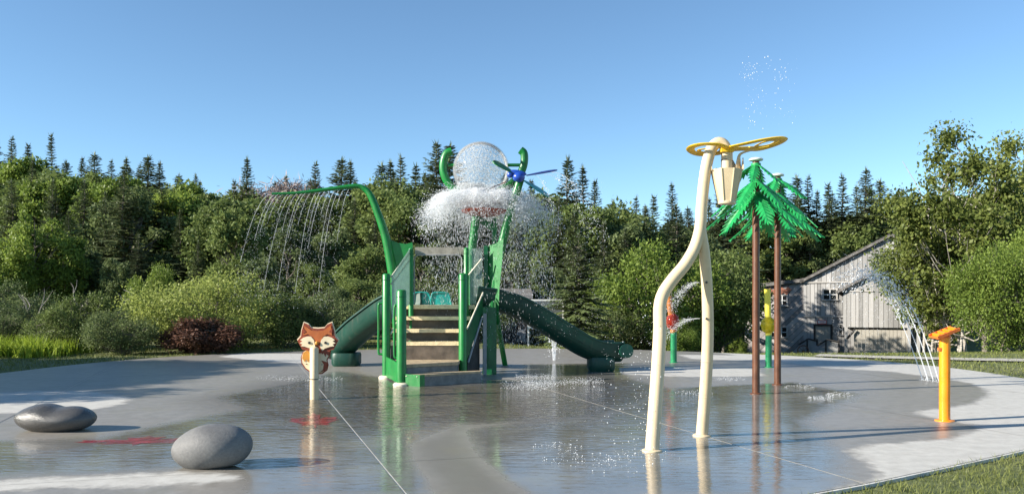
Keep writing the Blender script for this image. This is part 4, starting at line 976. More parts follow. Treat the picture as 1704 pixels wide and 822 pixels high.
    MB().box((bx(1240), D + 1.3, bz(489)), (bx(1260) - bx(1218), 0.6, 0.12)).build('lean_to_eave', 'barn_trim', t, smooth=False)
    # a wagon wheel by the wall
    wc = Vector((bx(1329), D - 1.0, z0 + 0.42)); w = thing('wagon_wheel', 'rusty spoked wheel leaning by the barn steps', 'wheel', (wc.x, wc.y, z0))
    ring = [wc + Vector((math.cos(a), 0.12 * math.sin(a), math.sin(a))) * 0.42 for a in np.linspace(0, 2 * math.pi, 33)]
    MB().tube(ring, 0.04, 8).build('rim', 'rust', w); MB().tube([wc - Vector((0, 0.1, 0)), wc + Vector((0, 0.1, 0))], 0.08, 10).build('hub', 'rust', w)
    for k in range(8):
        a = k * math.pi / 4; MB().tube([wc, wc + Vector((math.cos(a), 0.12 * math.sin(a), math.sin(a))) * 0.42], 0.02, 6).build('spoke', 'rust', w)
barn()

# ------------------------------------------------------------------ framed board and dark shed behind the right slide
def board():
    d = 31.0
    x0, x1 = Wp(879, 0, d).x, Wp(937, 0, d).x; zt, zb = Wp(0, 498, d).z, Wp(0, 546, d).z; g0 = tz((x0 + x1) / 2, d)
    t = thing('notice_board', 'dark grey notice board in a white frame behind the slide', 'notice board', ((x0 + x1) / 2, d, g0))
    MB().box(((x0 + x1) / 2, d, (zt + zb) / 2), (x1 - x0 - 0.06, 0.05, zt - zb - 0.06)).build('panel', 'board_grey', t, smooth=False)
    for x in (x0, x1): MB().box((x, d, (zt + g0) / 2), (0.06, 0.08, zt - g0)).build('post', 'white_trim', t, smooth=False)
    for z in (zt - 0.03, zb + 0.03): MB().box(((x0 + x1) / 2, d - 0.005, z), (x1 - x0 - 0.061, 0.07, 0.06)).build('frame_rail', 'white_trim', t, smooth=False)
board()
def shed():
    d = 34.0; x0, x1 = Wp(828, 0, d).x, Wp(880, 0, d).x; g0 = tz(0, d) - 0.1; zt = Wp(0, 500, d).z
    t = thing('garden_shed', 'small dark shed half hidden behind the right slide', 'shed', ((x0 + x1) / 2, d, g0))
    MB().box(((x0 + x1) / 2, d + 1, (zt + g0) / 2), (x1 - x0, 2.0, zt - g0)).build('wall', 'shed_dark', t, smooth=False)
    MB().prism([(x0 - 0.2, d - 0.25, zt), (x1 + 0.15, d - 0.25, zt), (x1 + 0.15, d - 0.25, zt + 0.12), (x0 - 0.2, d - 0.25, zt + 0.12)], (0, 2.5, 0.4)).build('roof', 'shingle', t, smooth=False)
    MB().box((Wp(870, 0, d).x, d - 0.02, Wp(0, 512, d).z), (0.42, 0.04, 0.4)).build('window', 'shed_panel', t, smooth=False)
    dr = MB().box((Wp(869, 0, d).x, d - 0.02, Wp(0, 558, d).z), (0.26, 0.04, 0.5)).build('hatch', 'shed_panel', t, smooth=False)
    for k in range(6): MB().box((x0 + 0.1 + k * 0.2, d - 0.012, (zt + g0) / 2), (0.17, 0.03, zt - g0 - 0.04)).build('plank', 'shed_dark', t, smooth=False)
shed()

# ------------------------------------------------------------------ vegetation
def kites(c, dirn, side, L, w):                          # leaf shaped quads
    v = np.stack([c, c + dirn * (L * 0.45)[:, None] + side * w[:, None], c + dirn * L[:, None], c + dirn * (L * 0.45)[:, None] - side * w[:, None]], 1).reshape(-1, 3)
    return v, np.arange(len(c) * 4).reshape(-1, 4)

def spruce(seed, H, rad, step=0.30, bare=0.04, mat='spruce_dark', twig=1.0, power=0.85, thick=1.0):
    r = np.random.default_rng(seed); C = []; Dd = []; Sd = []; Ls = []; Ws = []; tb = MB()
    q = [Vector((0.06 * math.sin(k * 1.3 + seed), 0.05 * math.cos(k * 1.7 + seed), H * k / 8)) for k in range(9)]
    tb.tube(q, [0.014 * H * (1 - k / 8.3) + 0.01 for k in range(9)], 8)
    z = H * bare
    while z < H * 0.985:
        t = (z / H - bare) / (1 - bare); Lm = rad * (1 - t) ** power * (0.7 + 0.45 * r.random()) * min(1, 0.55 + t * 4) + 0.07
        nb = max(5, int(5 + 5 * (1 - t)))
        a0 = r.random() * 6.28
        for k in range(nb):
            az = a0 + 6.283 * k / nb + r.normal() * 0.2; L = Lm * (0.55 + 0.6 * r.random()); dr = -0.38 + 0.75 * t ** 1.5 + r.normal() * 0.09
            e = np.array([math.cos(az), math.sin(az), 0]); u = np.array([-e[1], e[0], 0])
            if L > 0.5: tb.tube([(0, 0, z), tuple(e * L * 0.5 + np.array([0, 0, z + dr * L * 0.5 - 0.03 * L])), tuple(e * L * 0.9 + np.array([0, 0, z + dr * L * 0.85]))], [0.022, 0.014, 0.005], 4, cap=False)
            n = max(4, int(L / 0.13 * twig))
            for i in range(n):
                s = 0.12 + 0.88 * (i + r.random()) / n
                p = e * L * s + np.array([0, 0, z + dr * L * s + 0.10 * L * s * s])
                for sg in (-1, 1):
                    l = (0.05 + 0.13 * min(1, L / 0.9) + 0.24 * L * (1 - s) + 0.08 * r.random()) * (0.8 + 0.4 * r.random()); an = 0.75 + 0.25 * r.normal()
                    d = e * math.cos(an) + u * sg * math.sin(an) + np.array([0, 0, dr * 0.6 - 0.30 * r.random()]); C.append(p); Dd.append(d); Sd.append(np.array([r.normal() * 0.3, r.normal() * 0.3, 0]) + np.cross(d, [0, 0, 1])); Ls.append(l * 1.15); Ws.append(thick * (0.03 + 0.03 * r.random() + 0.16 * l))
                if r.random() < 0.5:
                    C.append(p); Dd.append(e * 0.4 + np.array([0, 0, -1.0]) + r.normal(size=3) * 0.2); Sd.append(u + r.normal(size=3) * 0.2); Ls.append(0.06 + min(0.22, 0.2 * L) * r.random()); Ws.append(0.05 * thick)
        z += step * (0.6 + 0.7 * (1 - t)) * (0.7 + 0.6 * r.random())
    for k in range(6): C.append(np.array([0, 0, H * 0.97])); Dd.append(np.array([r.normal() * 0.25, r.normal() * 0.25, 1])); Sd.append(r.normal(size=3)); Ls.append(0.2 + 0.03 * H); Ws.append(0.03)
    v, f = kites(np.array(C), unit(np.array(Dd)), unit(np.array(Sd)), np.array(Ls), np.array(Ws))
    cm = npmesh('crown', v, f, mat)
    to = tb; me = bpy.data.meshes.new('trunk'); me.from_pydata([tuple(x) for x in to.v], [], to.f); me.materials.append(MATS['bark_grey'])
    return me, cm, H

def broadleaf(seed, H, rad, n, leaf, mat, base=0.22, clumps=26, trunk_r=None, bark_m='bark_grey', spread=1.0, lean=0.0, shell=0.6, stems=1, clump_r=0.36, top=1.0, limb=1.0, ratio=0.33):
    r = np.random.default_rng(seed); tb = MB(); trunk_r = trunk_r or 0.016 * H
    cz = H * (base + (1 - base) * 0.5); hz = H * (1 - base) * 0.5
    cc = []; 
    while len(cc) < clumps:
        p = r.normal(size=3); p /= np.linalg.norm(p); p *= (0.35 + 0.65 * r.random() ** 0.5)
        t = (p[2] + 1) / 2; wr = rad * (0.55 + 0.45 * math.sin(math.pi * min(1, (1 - t) * 0.85 + 0.12))) * spread
        cc.append(np.array([p[0] * wr + lean * p[2] * hz, p[1] * wr, cz + p[2] * hz * 0.86 * top]))
    cc = np.array(cc); cr = rad * clump_r * (0.65 + 0.7 * r.random(clumps))
    # trunk(s) and limbs
    for sidx in range(stems):
        off = np.array([r.normal() * 0.12 * rad * (stems > 1), r.normal() * 0.12 * rad * (stems > 1), 0]); ang = 6.28 * sidx / stems + r.random()
        sp = 0.5 * rad * (stems > 1)
        q = [Vector((off[0] + sp * math.cos(ang) * (k / 6) ** 1.3 + 0.03 * H * math.sin(k + seed) * (k / 6) + lean * (k / 6) ** 1.5 * hz, off[1] + sp * math.sin(ang) * (k / 6) ** 1.3 + 0.03 * H * math.cos(k * 1.3 + seed) * (k / 6), H * 0.84 * k / 6)) for k in range(7)]
        tr = trunk_r / math.sqrt(stems); tb.tube(catmull(q, 3), [tr * (1 - 0.86 * k / 18) for k in range(19)], 8)
        for ci in range(sidx, clumps, stems):
            c = cc[ci]; h0 = max(H * 0.1, min(c[2] - (0.25 + 0.5 * r.random()) * np.linalg.norm(c[:2]) - 0.1 * H, H * 0.78)); k = h0 / (H * 0.84) * 6; i0 = int(min(5, k)); b = q[i0].lerp(q[i0 + 1], min(1, k - i0))
            m = b.lerp(Vector(c), 0.5) + Vector((r.normal() * 0.05, r.normal() * 0.05, -0.04 * rad + r.normal() * 0.04)) * rad
            tb.tube(catmull([b, m, Vector(c)], 3), [tr * 0.42 * limb * (1 - 0.9 * j / 6) + 0.006 for j in range(7)], 5, cap=False)
            for _ in range(3):
                e = Vector(c) + Vector(unit(r.normal(size=(1, 3)))[0]) * float(cr[ci]) * 0.8; tb.tube([m.lerp(Vector(c), 0.5), m.lerp(e, 0.75), e], [0.012 * limb + 0.004, 0.009 * limb + 0.002, 0.003], 4, cap=False)
    ci = r.choice(clumps, n, p=cr ** 2 / (cr ** 2).sum()); d = unit(r.normal(size=(n, 3))); rr_ = cr[ci] * (shell + (1.05 - shell) * r.random(n)) * (1 + 0.2 * r.normal(size=n))
    d[:, 2] *= 0.8
    c = cc[ci] + d * rr_[:, None]
    keep = c[:, 2] > 0.04 * H; c = c[keep]; d = d[keep]; m = len(c)
    dirn = unit(d * 0.5 + r.normal(size=(m, 3)) * 0.8 + np.array([0, 0, -0.25])); nr = unit(d * 0.8 + r.normal(size=(m, 3)) * 0.6 + np.array([0, 0, 0.5])); side = unit(np.cross(dirn, nr))
    L = leaf * (0.6 + 0.8 * r.random(m)); v, f = kites(c, dirn, side, L, L * ratio)
    cm = npmesh('crown', v, f, mat)
    me = bpy.data.meshes.new('trunk'); me.from_pydata([tuple(x) for x in tb.v], [], tb.f); me.materials.append(MATS[bark_m])
    return me, cm, H

def plant(name, var, px, d, top, label, cat, group=None, wide=1.0, seed=0, x=None, h=None, parts=('trunk', 'crown'), sink=0.1):
    tm, cm, H = var; rr = random.Random(hash((px, d)) % 9999 + seed)
    X = (px - CX) / F * d if x is None else x; z0 = tz(X, d) - sink
    hh = h or (EYE + (HY - top) / F * d - z0); k = hh / H
    t = thing(name, label, cat, (X, d, z0), group); t.rotation_euler = (0, 0, rr.uniform(0, 6.28)); t.scale = (k * wide, k * wide, k)
    link(parts[0], tm, t); link(parts[1], cm, t); return t

SP = [spruce(k, 10, w, step=0.20, twig=1.05, thick=1.1, bare=bb, power=pw) for k, w, bb, pw in ((1, 2.7, 0.05, 0.95), (2, 2.3, 0.1, 1.05), (3, 3.1, 0.04, 0.9), (4, 2.0, 0.12, 1.0), (5, 2.6, 0.06, 0.85))]
SPN = spruce(11, 6, 2.6, step=0.17, twig=1.25, thick=0.6, mat='spruce_near', bare=0.02, power=0.72)
BL = [broadleaf(21, 10, 2.9, 19000, 0.22, 'leaf_mid', clumps=64, clump_r=0.24), broadleaf(22, 10, 2.4, 17000, 0.22, 'leaf_mid', clumps=56, base=0.15, clump_r=0.24), broadleaf(23, 10, 3.1, 19000, 0.22, 'leaf_bright', clumps=64, base=0.12, clump_r=0.24),
      broadleaf(24, 10, 2.7, 17000, 0.22, 'leaf_dark', clumps=60, base=0.1, clump_r=0.24), broadleaf(25, 10, 2.2, 16000, 0.21, 'leaf_dark', clumps=52, clump_r=0.24), broadleaf(26, 10, 2.6, 17000, 0.22, 'leaf_bright', clumps=56, clump_r=0.24)]
GREY = broadleaf(31, 8, 2.4, 9000, 0.55, 'dead_twig', clumps=40, shell=0.1, ratio=0.045)

def zone(px):
    for lim, ph in ((100, 'above the tall weeds at the left'), (230, 'above the open leafy shrub'), (400, 'above the willow shrub'), (600, 'beyond the spray arm'), (720, 'behind the bend of the spray arm'), (900, 'behind the clear ball and its splash'),
                    (1040, 'above the broad full spruce'), (1230, 'behind the cream arch'), (1340, 'behind the artificial spruces'), (1480, 'above the barn roof')):
        if px < lim: return ph
    return 'behind the birches'
SKY = [(20, 228, 78), (47, 240, 84), (-14, 222, 80), (137, 262, 84), (157, 254, 80), (185, 266, 84), (210, 263, 78), (246, 260, 72), (266, 270, 74), (298, 290, 80), (326, 290, 82), (476, 292, 84),
       (568, 264, 70), (583, 268, 72), (635, 271, 70), (668, 258, 68), (692, 274, 72), (748, 240, 66), (990, 300, 70), (1020, 335, 74), (1058, 327, 70), (1088, 326, 68), (1205, 300, 70),
       (1180, 330, 78), (1326, 292, 78), (1345, 293, 79), (1378, 305, 77), (1465, 300, 80), (1360, 318, 78), (110, 268, 80), (232, 275, 80), (650, 268, 72), (1145, 345, 84), (1425, 310, 82)]
named_sp = {(85, 223, 70): 'tall thin spruce with a bare grey spire, highest at the left', (411, 263, 64): 'lone dark spruce rising above the trees at the start of the spray arm', (525, 270, 70): 'dark spruce above the middle of the spray arm',
            (727, 237, 66): 'tall spruce right behind the left yoke arm of the clear ball', (945, 262, 58): 'tall spruce just right of the dragonfly wing', (970, 277, 60): 'spruce second to the right of the dragonfly',
            (1118, 306, 72): 'pointed spruce left of the cream arch with a pale trunk', (1402, 291, 77): 'pointed spruce standing alone above the barn roof', (1441, 281, 76): 'thin grey branched spruce next to the birch crown'}
for i, (px, top, d) in enumerate(SKY): plant('spruce_tree', SP[i % 5], px, d, top, 'dark spruce on the skyline ' + zone(px), 'tree', 'spruces along the skyline', wide=0.95 + 0.3 * ((i * 7) % 5) / 4, seed=i)
for i, ((px, top, d), lb) in enumerate(named_sp.items()): plant('spruce_tree', SP[(i * 2 + 1) % 5], px, d, top, lb, 'tree', 'spruces along the skyline', wide=0.8 if px == 85 else 1.0, seed=i)

FRONT = [(88, 300, 52), (205, 275, 50), (345, 345, 52), (240, 350, 56), (590, 330, 54), (700, 345, 50), (930, 330, 47), (1005, 370, 44), (1075, 345, 50), (1125, 340, 47), (1330, 330, 76), (1375, 340, 78), (720, 290, 56), (660, 300, 56), (430, 330, 58), (20, 300, 58), (330, 400, 44), (1160, 380, 46), (55, 265, 62), (140, 300, 56), (175, 320, 52), (270, 310, 56), (300, 350, 50), (390, 300, 60), (470, 320, 58), (545, 330, 54), (625, 350, 48), (745, 350, 48), (860, 350, 50), (955, 350, 46), (1040, 380, 45), (230, 390, 44), (115, 350, 48)]
for i, (px, top, d) in enumerate(FRONT): plant('spruce_tree', SP[(i * 3 + 2) % 5], px, d, top, 'spruce in front of the skyline row ' + zone(px), 'tree', 'spruces among the leafy trees', wide=0.85 + 0.3 * ((i * 7) % 5) / 4, seed=i + 50)
MID = [(30, 248, 70, 5), (60, 275, 64, 0), (95, 280, 62, 5), (122, 272, 68, 0), (150, 272, 66, 1), (185, 280, 60, 5), (275, 292, 62, 0), (320, 296, 62, 5), (360, 300, 64, 0), (620, 290, 58, 1), (665, 285, 58, 0), (960, 320, 52, 1), (1000, 318, 54, 0), (222, 300, 54, 3), (300, 305, 58, 5), (345, 305, 60, 1), (395, 310, 50, 0), (445, 330, 56, 1), (492, 315, 60, 0), (480, 370, 44, 3),
       (540, 312, 62, 1), (595, 310, 60, 0), (560, 370, 46, 3), (612, 400, 40, 0), (645, 296, 52, 1), (690, 315, 50, 0), (735, 320, 52, 4), (775, 330, 56, 3), (830, 330, 56, 0), (880, 340, 52, 4), (915, 330, 50, 0),
       (985, 330, 48, 1), (1025, 360, 46, 4), (1060, 350, 50, 3), (1100, 370, 52, 0), (1150, 370, 50, 3), (1185, 390, 46, 4), (1203, 400, 44, 0), (1250, 395, 80, 3), (1310, 390, 76, 1), (1345, 370, 77, 3), (1395, 360, 78, 0), (1430, 350, 76, 1),
       (1460, 340, 78, 4), (700, 400, 38, 3), (760, 420, 38, 4), (850, 410, 38, 3), (905, 430, 37, 4), (130, 400, 42, 3), (15, 390, 44, 3), (200, 420, 40, 4), (440, 420, 36, 3), (520, 430, 34, 1), (600, 455, 32, 0), (660, 440, 33, 1), (560, 470, 30, 3)]
for i, (px, top, d, v) in enumerate(MID):
    nm = {0: 'mid green broad leafy tree ', 1: 'mid green narrow leafy tree ', 3: 'dark broad leafy tree ', 4: 'dark narrow leafy tree ', 5: 'yellow green leafy tree '}[v] + ('near the lawn ' if d < 45 else 'in the forest ') + zone(px)
    plant('leafy_tree', BL[v], px, d, top, nm, 'tree', 'leafy trees of the forest wall', wide=0.95 + 0.3 * ((i * 3) % 5) / 4, seed=i)
rf = random.Random(9)
for i in range(60):                                       # closing rows behind
    px = -70 + i * 31 + rf.uniform(-12, 12); sky_y = np.interp(px, [-80, 100, 250, 420, 700, 930, 1010, 1300, 1450, 1750], [250, 268, 278, 305, 278, 295, 335, 322, 312, 290])
    if i % 2: plant('spruce_tree', SP[i % 5], px, rf.uniform(84, 98), sky_y + rf.uniform(0, 25), 'back row spruce ' + zone(px), 'tree', 'back row spruces', wide=1.15, seed=i)
    else: plant('leafy_tree', BL[(0, 3, 1, 4)[i // 2 % 4]], px, rf.uniform(76, 92), sky_y + rf.uniform(8, 30), 'back row leafy tree ' + zone(px), 'tree', 'back row leafy trees', wide=1.25, seed=i)
for px in (455, 490): plant('bare_tree', GREY, px, 78, 288 + (px == 490) * 4, 'pale %s bare twiggy tree on the skyline above the spray arm' % ('left' if px == 455 else 'right'), 'tree', wide=1.1)
plant('leafy_tree', BL[2], 58, 40, 335, 'tallest of the bright yellow green trees at the left edge', 'tree', wide=0.85)
plant('leafy_tree', BL[5], 108, 41, 385, 'lower bright green tree right of the tall yellow green one', 'tree', wide=0.95)
plant('leafy_tree', BL[2], 12, 39, 395, 'low bright green tree cut by the left edge', 'tree', wide=0.9)
plant('leafy_tree', BL[1], 390, 40, 330, 'pale stemmed leafy tree standing right of the dark forest gap', 'tree', wide=0.95)

plant('spruce_tree', SPN, 962, 30, 388, 'broad full spruce with branches to the ground behind the right slide', 'tree', wide=0.95)
plant('spruce_tree', SPN, 870, 37, 420, 'broad spruce half hidden behind the falling water and right slide', 'tree', wide=0.9)
WILLOW = broadleaf(41, 4, 3.6, 30000, 0.115, 'leaf_willow', base=0.02, clumps=60, stems=5, trunk_r=0.09, shell=0.55, clump_r=0.27)
BUSH = broadleaf(42, 3, 2.2, 16000, 0.10, 'leaf_mid', base=0.02, clumps=40, stems=5, trunk_r=0.07, shell=0.5, clump_r=0.27)
BUSHB = broadleaf(43, 4, 2.6, 24000, 0.115, 'leaf_bright', base=0.02, clumps=46, stems=4, trunk_r=0.09, shell=0.5, clump_r=0.27)
BUSHD = broadleaf(44, 3, 2.2, 16000, 0.10, 'leaf_dark', base=0.02, clumps=40, stems=5, trunk_r=0.07, shell=0.5, clump_r=0.27)
REDB = broadleaf(45, 1.0, 0.75, 16000, 0.06, 'leaf_red', base=0.02, clumps=55, stems=5, trunk_r=0.04, shell=0.3, clump_r=0.28)
BIGB = broadleaf(46, 5, 3.3, 42000, 0.105, 'leaf_bright', base=0.0, clumps=70, stems=4, trunk_r=0.12, shell=0.55, clump_r=0.26)
plant('willow_shrub', WILLOW, 355, 27.0, 455, 'wide rounded yellow green willow shrub behind the red bush', 'shrub', wide=1.08)
plant('leafy_shrub', BUSHB, 262, 37, 440, 'rounded green shrub at the foot of the dark forest gap', 'shrub', wide=0.6)
plant('leafy_shrub', BUSH, 150, 26.5, 488, 'open leafy shrub between the tall weeds and the willow', 'shrub', wide=0.85)
plant('leafy_shrub', BUSHD, 560, 28, 482, 'leafy shrub behind the left slide', 'shrub', wide=0.8)
plant('leafy_shrub', BUSH, 475, 27.5, 490, 'leafy shrub at the right flank of the willow', 'shrub', wide=0.8)
plant('leafy_shrub', BUSH, 95, 25.2, 512, 'low open shrub right behind the tall weeds', 'shrub', wide=0.95)
plant('leafy_shrub', BUSHD, 205, 24.0, 515, 'dark low shrub at the left flank of the willow', 'shrub', wide=0.95)
plant('leafy_shrub', BUSHD, 10, 27, 505, 'dark low shrub at the left edge behind the weeds', 'shrub', wide=1.0)
plant('leafy_shrub', BUSHD, 20, 33, 470, 'dark shrub behind the tall yellow weeds', 'shrub', wide=0.9)
plant('leafy_shrub', BUSHD, 690, 31, 470, 'dark shrub seen through the arch of the stairs', 'shrub', wide=0.95)
plant('leafy_shrub', BUSHD, 790, 32, 470, 'dark shrub behind the clear stair panel', 'shrub', wide=0.95)
plant('leafy_shrub', BUSHD, 1040, 33, 490, 'low dark shrub at the right foot of the broad spruce', 'shrub', wide=0.9)
plant('leafy_shrub', BUSHB, 1095, 34, 402, 'bright green bush behind the cream arch legs', 'shrub', wide=0.85)
plant('leafy_shrub', BUSH, 1185, 36, 420, 'olive leafy bush right of the rear cream leg', 'shrub', wide=0.75)
plant('leafy_shrub', BUSHB, 1120, 30, 530, 'low green bush behind the orange cattail post', 'shrub', wide=0.95)
plant('leafy_shrub', BUSHB, 1226, 45, 556, 'small bright bush at the dark end of the barn', 'shrub', wide=0.6)
plant('red_bush', REDB, 341, 24.5, 533, 'low wide dark red bush in front of the willow', 'shrub', wide=1.5, sink=0.05)
plant('leafy_shrub', BIGB, 1672, 27, 398, 'big dense bright green bush at the right edge', 'shrub', wide=0.72)
plant('leafy_shrub', BIGB, 1745, 29, 365, 'tall green bush cut off by the right edge of the picture', 'shrub', wide=0.8)
BIRCH = broadleaf(51, 10, 3.4, 34000, 0.165, 'leaf_birch', base=0.05, clumps=70, stems=4, trunk_r=0.14, bark_m='bark_birch', shell=0.1, clump_r=0.25, limb=0.9)
BIRCH2 = broadleaf(52, 8, 3.6, 30000, 0.155, 'leaf_birch', base=0.04, clumps=70, stems=3, trunk_r=0.16, bark_m='bark_birch', shell=0.1, clump_r=0.25, limb=1.2)
plant('birch_tree', BIRCH, 1590, 37, 198, 'tall airy birch with pale leaning branches above the big bush', 'tree', wide=0.92)
plant('birch_tree', BIRCH2, 1565, 39, 330, 'olive leaved birch with white branches over the barn gable', 'tree', wide=0.8)
plant('birch_tree', BIRCH, 1690, 42, 215, 'birch at the right edge behind the big bush', 'tree', wide=0.85)
plant('leafy_tree', BL[1], 1640, 52, 300, 'leafy tree behind the birches at the right', 'tree', wide=1.2)
plant('leafy_tree', BL[3], 1560, 56, 330, 'dark leafy tree behind the birches at the right', 'tree', wide=1.2)

# bare crooked branches standing at the left edge of the lawn
def snag(pts, label):
    b = Wp(*pts[0]); g0 = tz(b.x, b.y); t = thing('dead_branch', label, 'branch', (b.x, b.y, g0), 'bare grey branches at the left')
    q = [Wp(*p) for p in pts]; q[0].z = g0 - 0.05
    m = MB().tube(catmull(q, 5), [0.028 * (1 - 0.75 * i / (len(q) * 5)) for i in range((len(q) - 1) * 5 + 1)], 6).build('limb', 'grey_twig', t)
    rr = random.Random(int(pts[0][0]))
    for k in range(5):
        a = q[1 + k % (len(q) - 1)]; e = a + Vector((rr.uniform(-0.5, 0.5), rr.uniform(-0.2, 0.2), rr.uniform(0.25, 0.7)))
        MB().tube([a, a.lerp(e, 0.5) + Vector((0.05, 0, 0.04)), e], [0.014, 0.01, 0.004], 5).build('twig', 'grey_twig', m)
snag([(25, 575, 28), (40, 540, 28), (46, 520, 28), (50, 508, 28)], 'leftmost bare grey branch standing above the weeds')
snag([(32, 578, 28), (55, 540, 28.2), (68, 512, 28.3)], 'bare grey branch second from the left edge')
snag([(118, 575, 27.5), (128, 520, 27.5), (122, 490, 27.6)], 'bare grey branch in front of the open leafy shrub')
snag([(170, 588, 26.5), (185, 550, 26.6), (205, 505, 26.8), (222, 495, 27)], 'long leaning bare branch left of the willow')

# tall yellow-green weeds, grasses
def blades(n, xy, hlo, hhi, w, lean, mat, name):
    p = xy; z = terr(p[:, 0], p[:, 1]); h = rng.uniform(hlo, hhi, n) * (0.75 + 0.35 * np.sin(p[:, 0] * 2.3 + 1.7 * np.sin(p[:, 1] * 1.9)) ** 2); a = rng.uniform(0, 6.283, n); l = rng.normal(0, lean, (n, 2)) * h[:, None]
    b = np.c_[p, z - 0.01]; u = np.c_[np.cos(a), np.sin(a), np.zeros(n)] * (w * rng.uniform(0.6, 1.3, n))[:, None]
    mid = b + np.c_[l * 0.35, h * 0.55]; tip = b + np.c_[l, h]
    v = np.stack([b - u, b + u, mid + u * 0.7, mid - u * 0.7, tip], 1).reshape(-1, 3); k = 5 * np.arange(n)[:, None]
    f = np.concatenate([k + np.array([[0, 1, 2]]), k + np.array([[0, 2, 3]]), k + np.array([[3, 2, 4]])]); return npmesh(name, v, f, mat)
n = 4200; cl_ = np.c_[rng.uniform(-15.8, -12.6, 60), rng.uniform(22.8, 25.0, 60)]; xy = cl_[rng.integers(0, 60, n)] + rng.normal(0, 0.16, (n, 2))
tag(link('tall_weeds', blades(n, xy, 0.15, 0.62, 0.022, 0.33, 'leaf_fern', 'tall_weeds')), 'tall yellow green weeds along the left edge of the lawn', 'weeds', kind='stuff')
def ring_pts(n, f):
    out = []
    while sum(map(len, out)) < n:
        p = f(n * 2); r = np.hypot(p[:, 0] - PC.x, p[:, 1] - PC.y); out.append(p[r > edge_r(np.arctan2(p[:, 1] - PC.y, p[:, 0] - PC.x)) + 0.0])
    return np.concatenate(out)[:n]
n = 30000; xy = ring_pts(n, lambda m: np.c_[rng.uniform(1.5, 8.5, m), rng.uniform(4.8, 10.5, m)]); xy = xy[xy[:, 1] < 3.6 + 0.85 * xy[:, 0] + 9]
tag(link('grass', blades(len(xy), xy, 0.025, 0.085, 0.0035, 0.5, 'grass_blade', 'grass')), 'short sunlit mown grass at the near right edge of the pad', 'grass', kind='stuff')
n = 60000; xy = ring_pts(n, lambda m: np.c_[rng.uniform(-17, 17, m), rng.uniform(14, 34, m)])
tag(link('grass', blades(len(xy), xy, 0.03, 0.10, 0.010, 0.5, 'grass_blade', 'grass')), 'mown grass strip between the far edge of the pad and the forest', 'grass', kind='stuff')

# trees left of the frame that shade the left of the pad
for i, (x, y, h) in enumerate(((-17.5, 10.6, 5.4), (-18, 12.4, 5.8), (-18.5, 14.2, 6.0), (-18.5, 16.2, 6.0), (-20, 11.5, 6.0), (-21, 13.5, 6.4), (-21, 15.5, 6.4), (-13.5, 1.4, 5.0), (-15.5, 0.6, 5.4), (-17.5, 0.2, 5.8), (-23, 18.0, 6.5))):
    plant('leafy_tree', BL[(0, 1, 3)[i % 3]], 0, y, 0, 'leafy tree standing on the lawn beyond the left edge of the picture', 'tree', 'trees beyond the left edge', x=x, h=h, wide=1.25)

# ------------------------------------------------------------------ water
def ballistic(p0, v0, t):                                 # arrays
    gvec = np.array([0, 0, -9.81]); return p0 + v0 * t[:, None] + 0.5 * gvec * (t ** 2)[:, None], v0 + gvec * t[:, None]

# splash below the tipping ball
dc = 17.6; pl = np.array(Wp(803, 352, dc))
n = 120000; az = rng.uniform(0, 6.283, n); e = np.c_[np.cos(az), np.sin(az), np.zeros(n)]
vh = 0.2 + 1.95 * rng.random(n) ** 0.72; lob = 1 + 0.16 * np.sin(az * 5 + 1) + 0.10 * np.sin(az * 11)
vu = rng.normal(2.75, 0.3, n); tt = 0.56 * rng.random(n) ** 0.85
p, v = ballistic(pl + e * (0.1 + 0.3 * rng.random(n))[:, None] + np.array([0, 0, 0.0]), e * (vh * lob)[:, None] + np.c_[np.zeros((n, 2)), vu * (1.08 - 0.12 * vh)], tt)
p += rng.normal(0, 0.035, (n, 3)); hid = (p[:, 2] < pl[2] + 0.16) & (np.hypot(p[:, 0] - pl[0], p[:, 1] - pl[1]) < 0.75) & (rng.random(n) < 0.96); p = p[~hid]; v = v[~hid]; tt = tt[~hid]; n = len(p); fr = (p[:, 1] < pl[1] - 0.15) & (rng.random(n) < 0.65); p = p[~fr]; v = v[~fr]; tt = tt[~fr]; n = len(p); size = 0.0025 + 0.0045 * rng.random(n) ** 2
water('water_splash', 'white burst of water spreading like a cloud below the clear ball', p, v, size, 1.6 + 3.0 * tt)
n = 12000; az = rng.uniform(0, 6.283, n); rr_ = 1.25 * np.sqrt(rng.random(n)) + 0.2; zz_ = 3.5 - 3.0 * rng.random(n) ** 1.25
p = np.c_[pl[0] + np.cos(az) * rr_ + 0.12, pl[1] + 0.5 + np.sin(az) * rr_ * 0.8, zz_]
water('falling_drops', 'curtain of drops raining down under the white splash', p, np.tile([0, 0, -1.0], (n, 1)) + rng.normal(0, 0.1, (n, 3)), 0.0016 + 0.0022 * rng.random(n) ** 2, 6 + 8 * rng.random(n))
n = 5000; q = unit(rng.normal(size=(n, 3))) * (0.55 * rng.random(n) ** 0.35)[:, None]; cb = np.array(Wp(800, 283, dc))
water('ball_water', 'frothy water swirling inside the clear ball', cb + q, rng.normal(size=(n, 3)), 0.003 + 0.008 * rng.random(n) ** 2, 1 + 1.5 * rng.random(n))
n = 7000; k = rng.random(n); st = np.array(Wp(787, 318, dc))
water('ball_outflow', 'water pouring from the clear ball onto the red plate', st + np.c_[rng.normal(0, 0.08 + 0.05 * (1 - k), n), rng.normal(0, 0.1, n), -0.5 * k + 0.15], np.tile([0, 0, -1.0], (n, 1)), 0.004 + 0.007 * rng.random(n), 2.0 + rng.random(n))
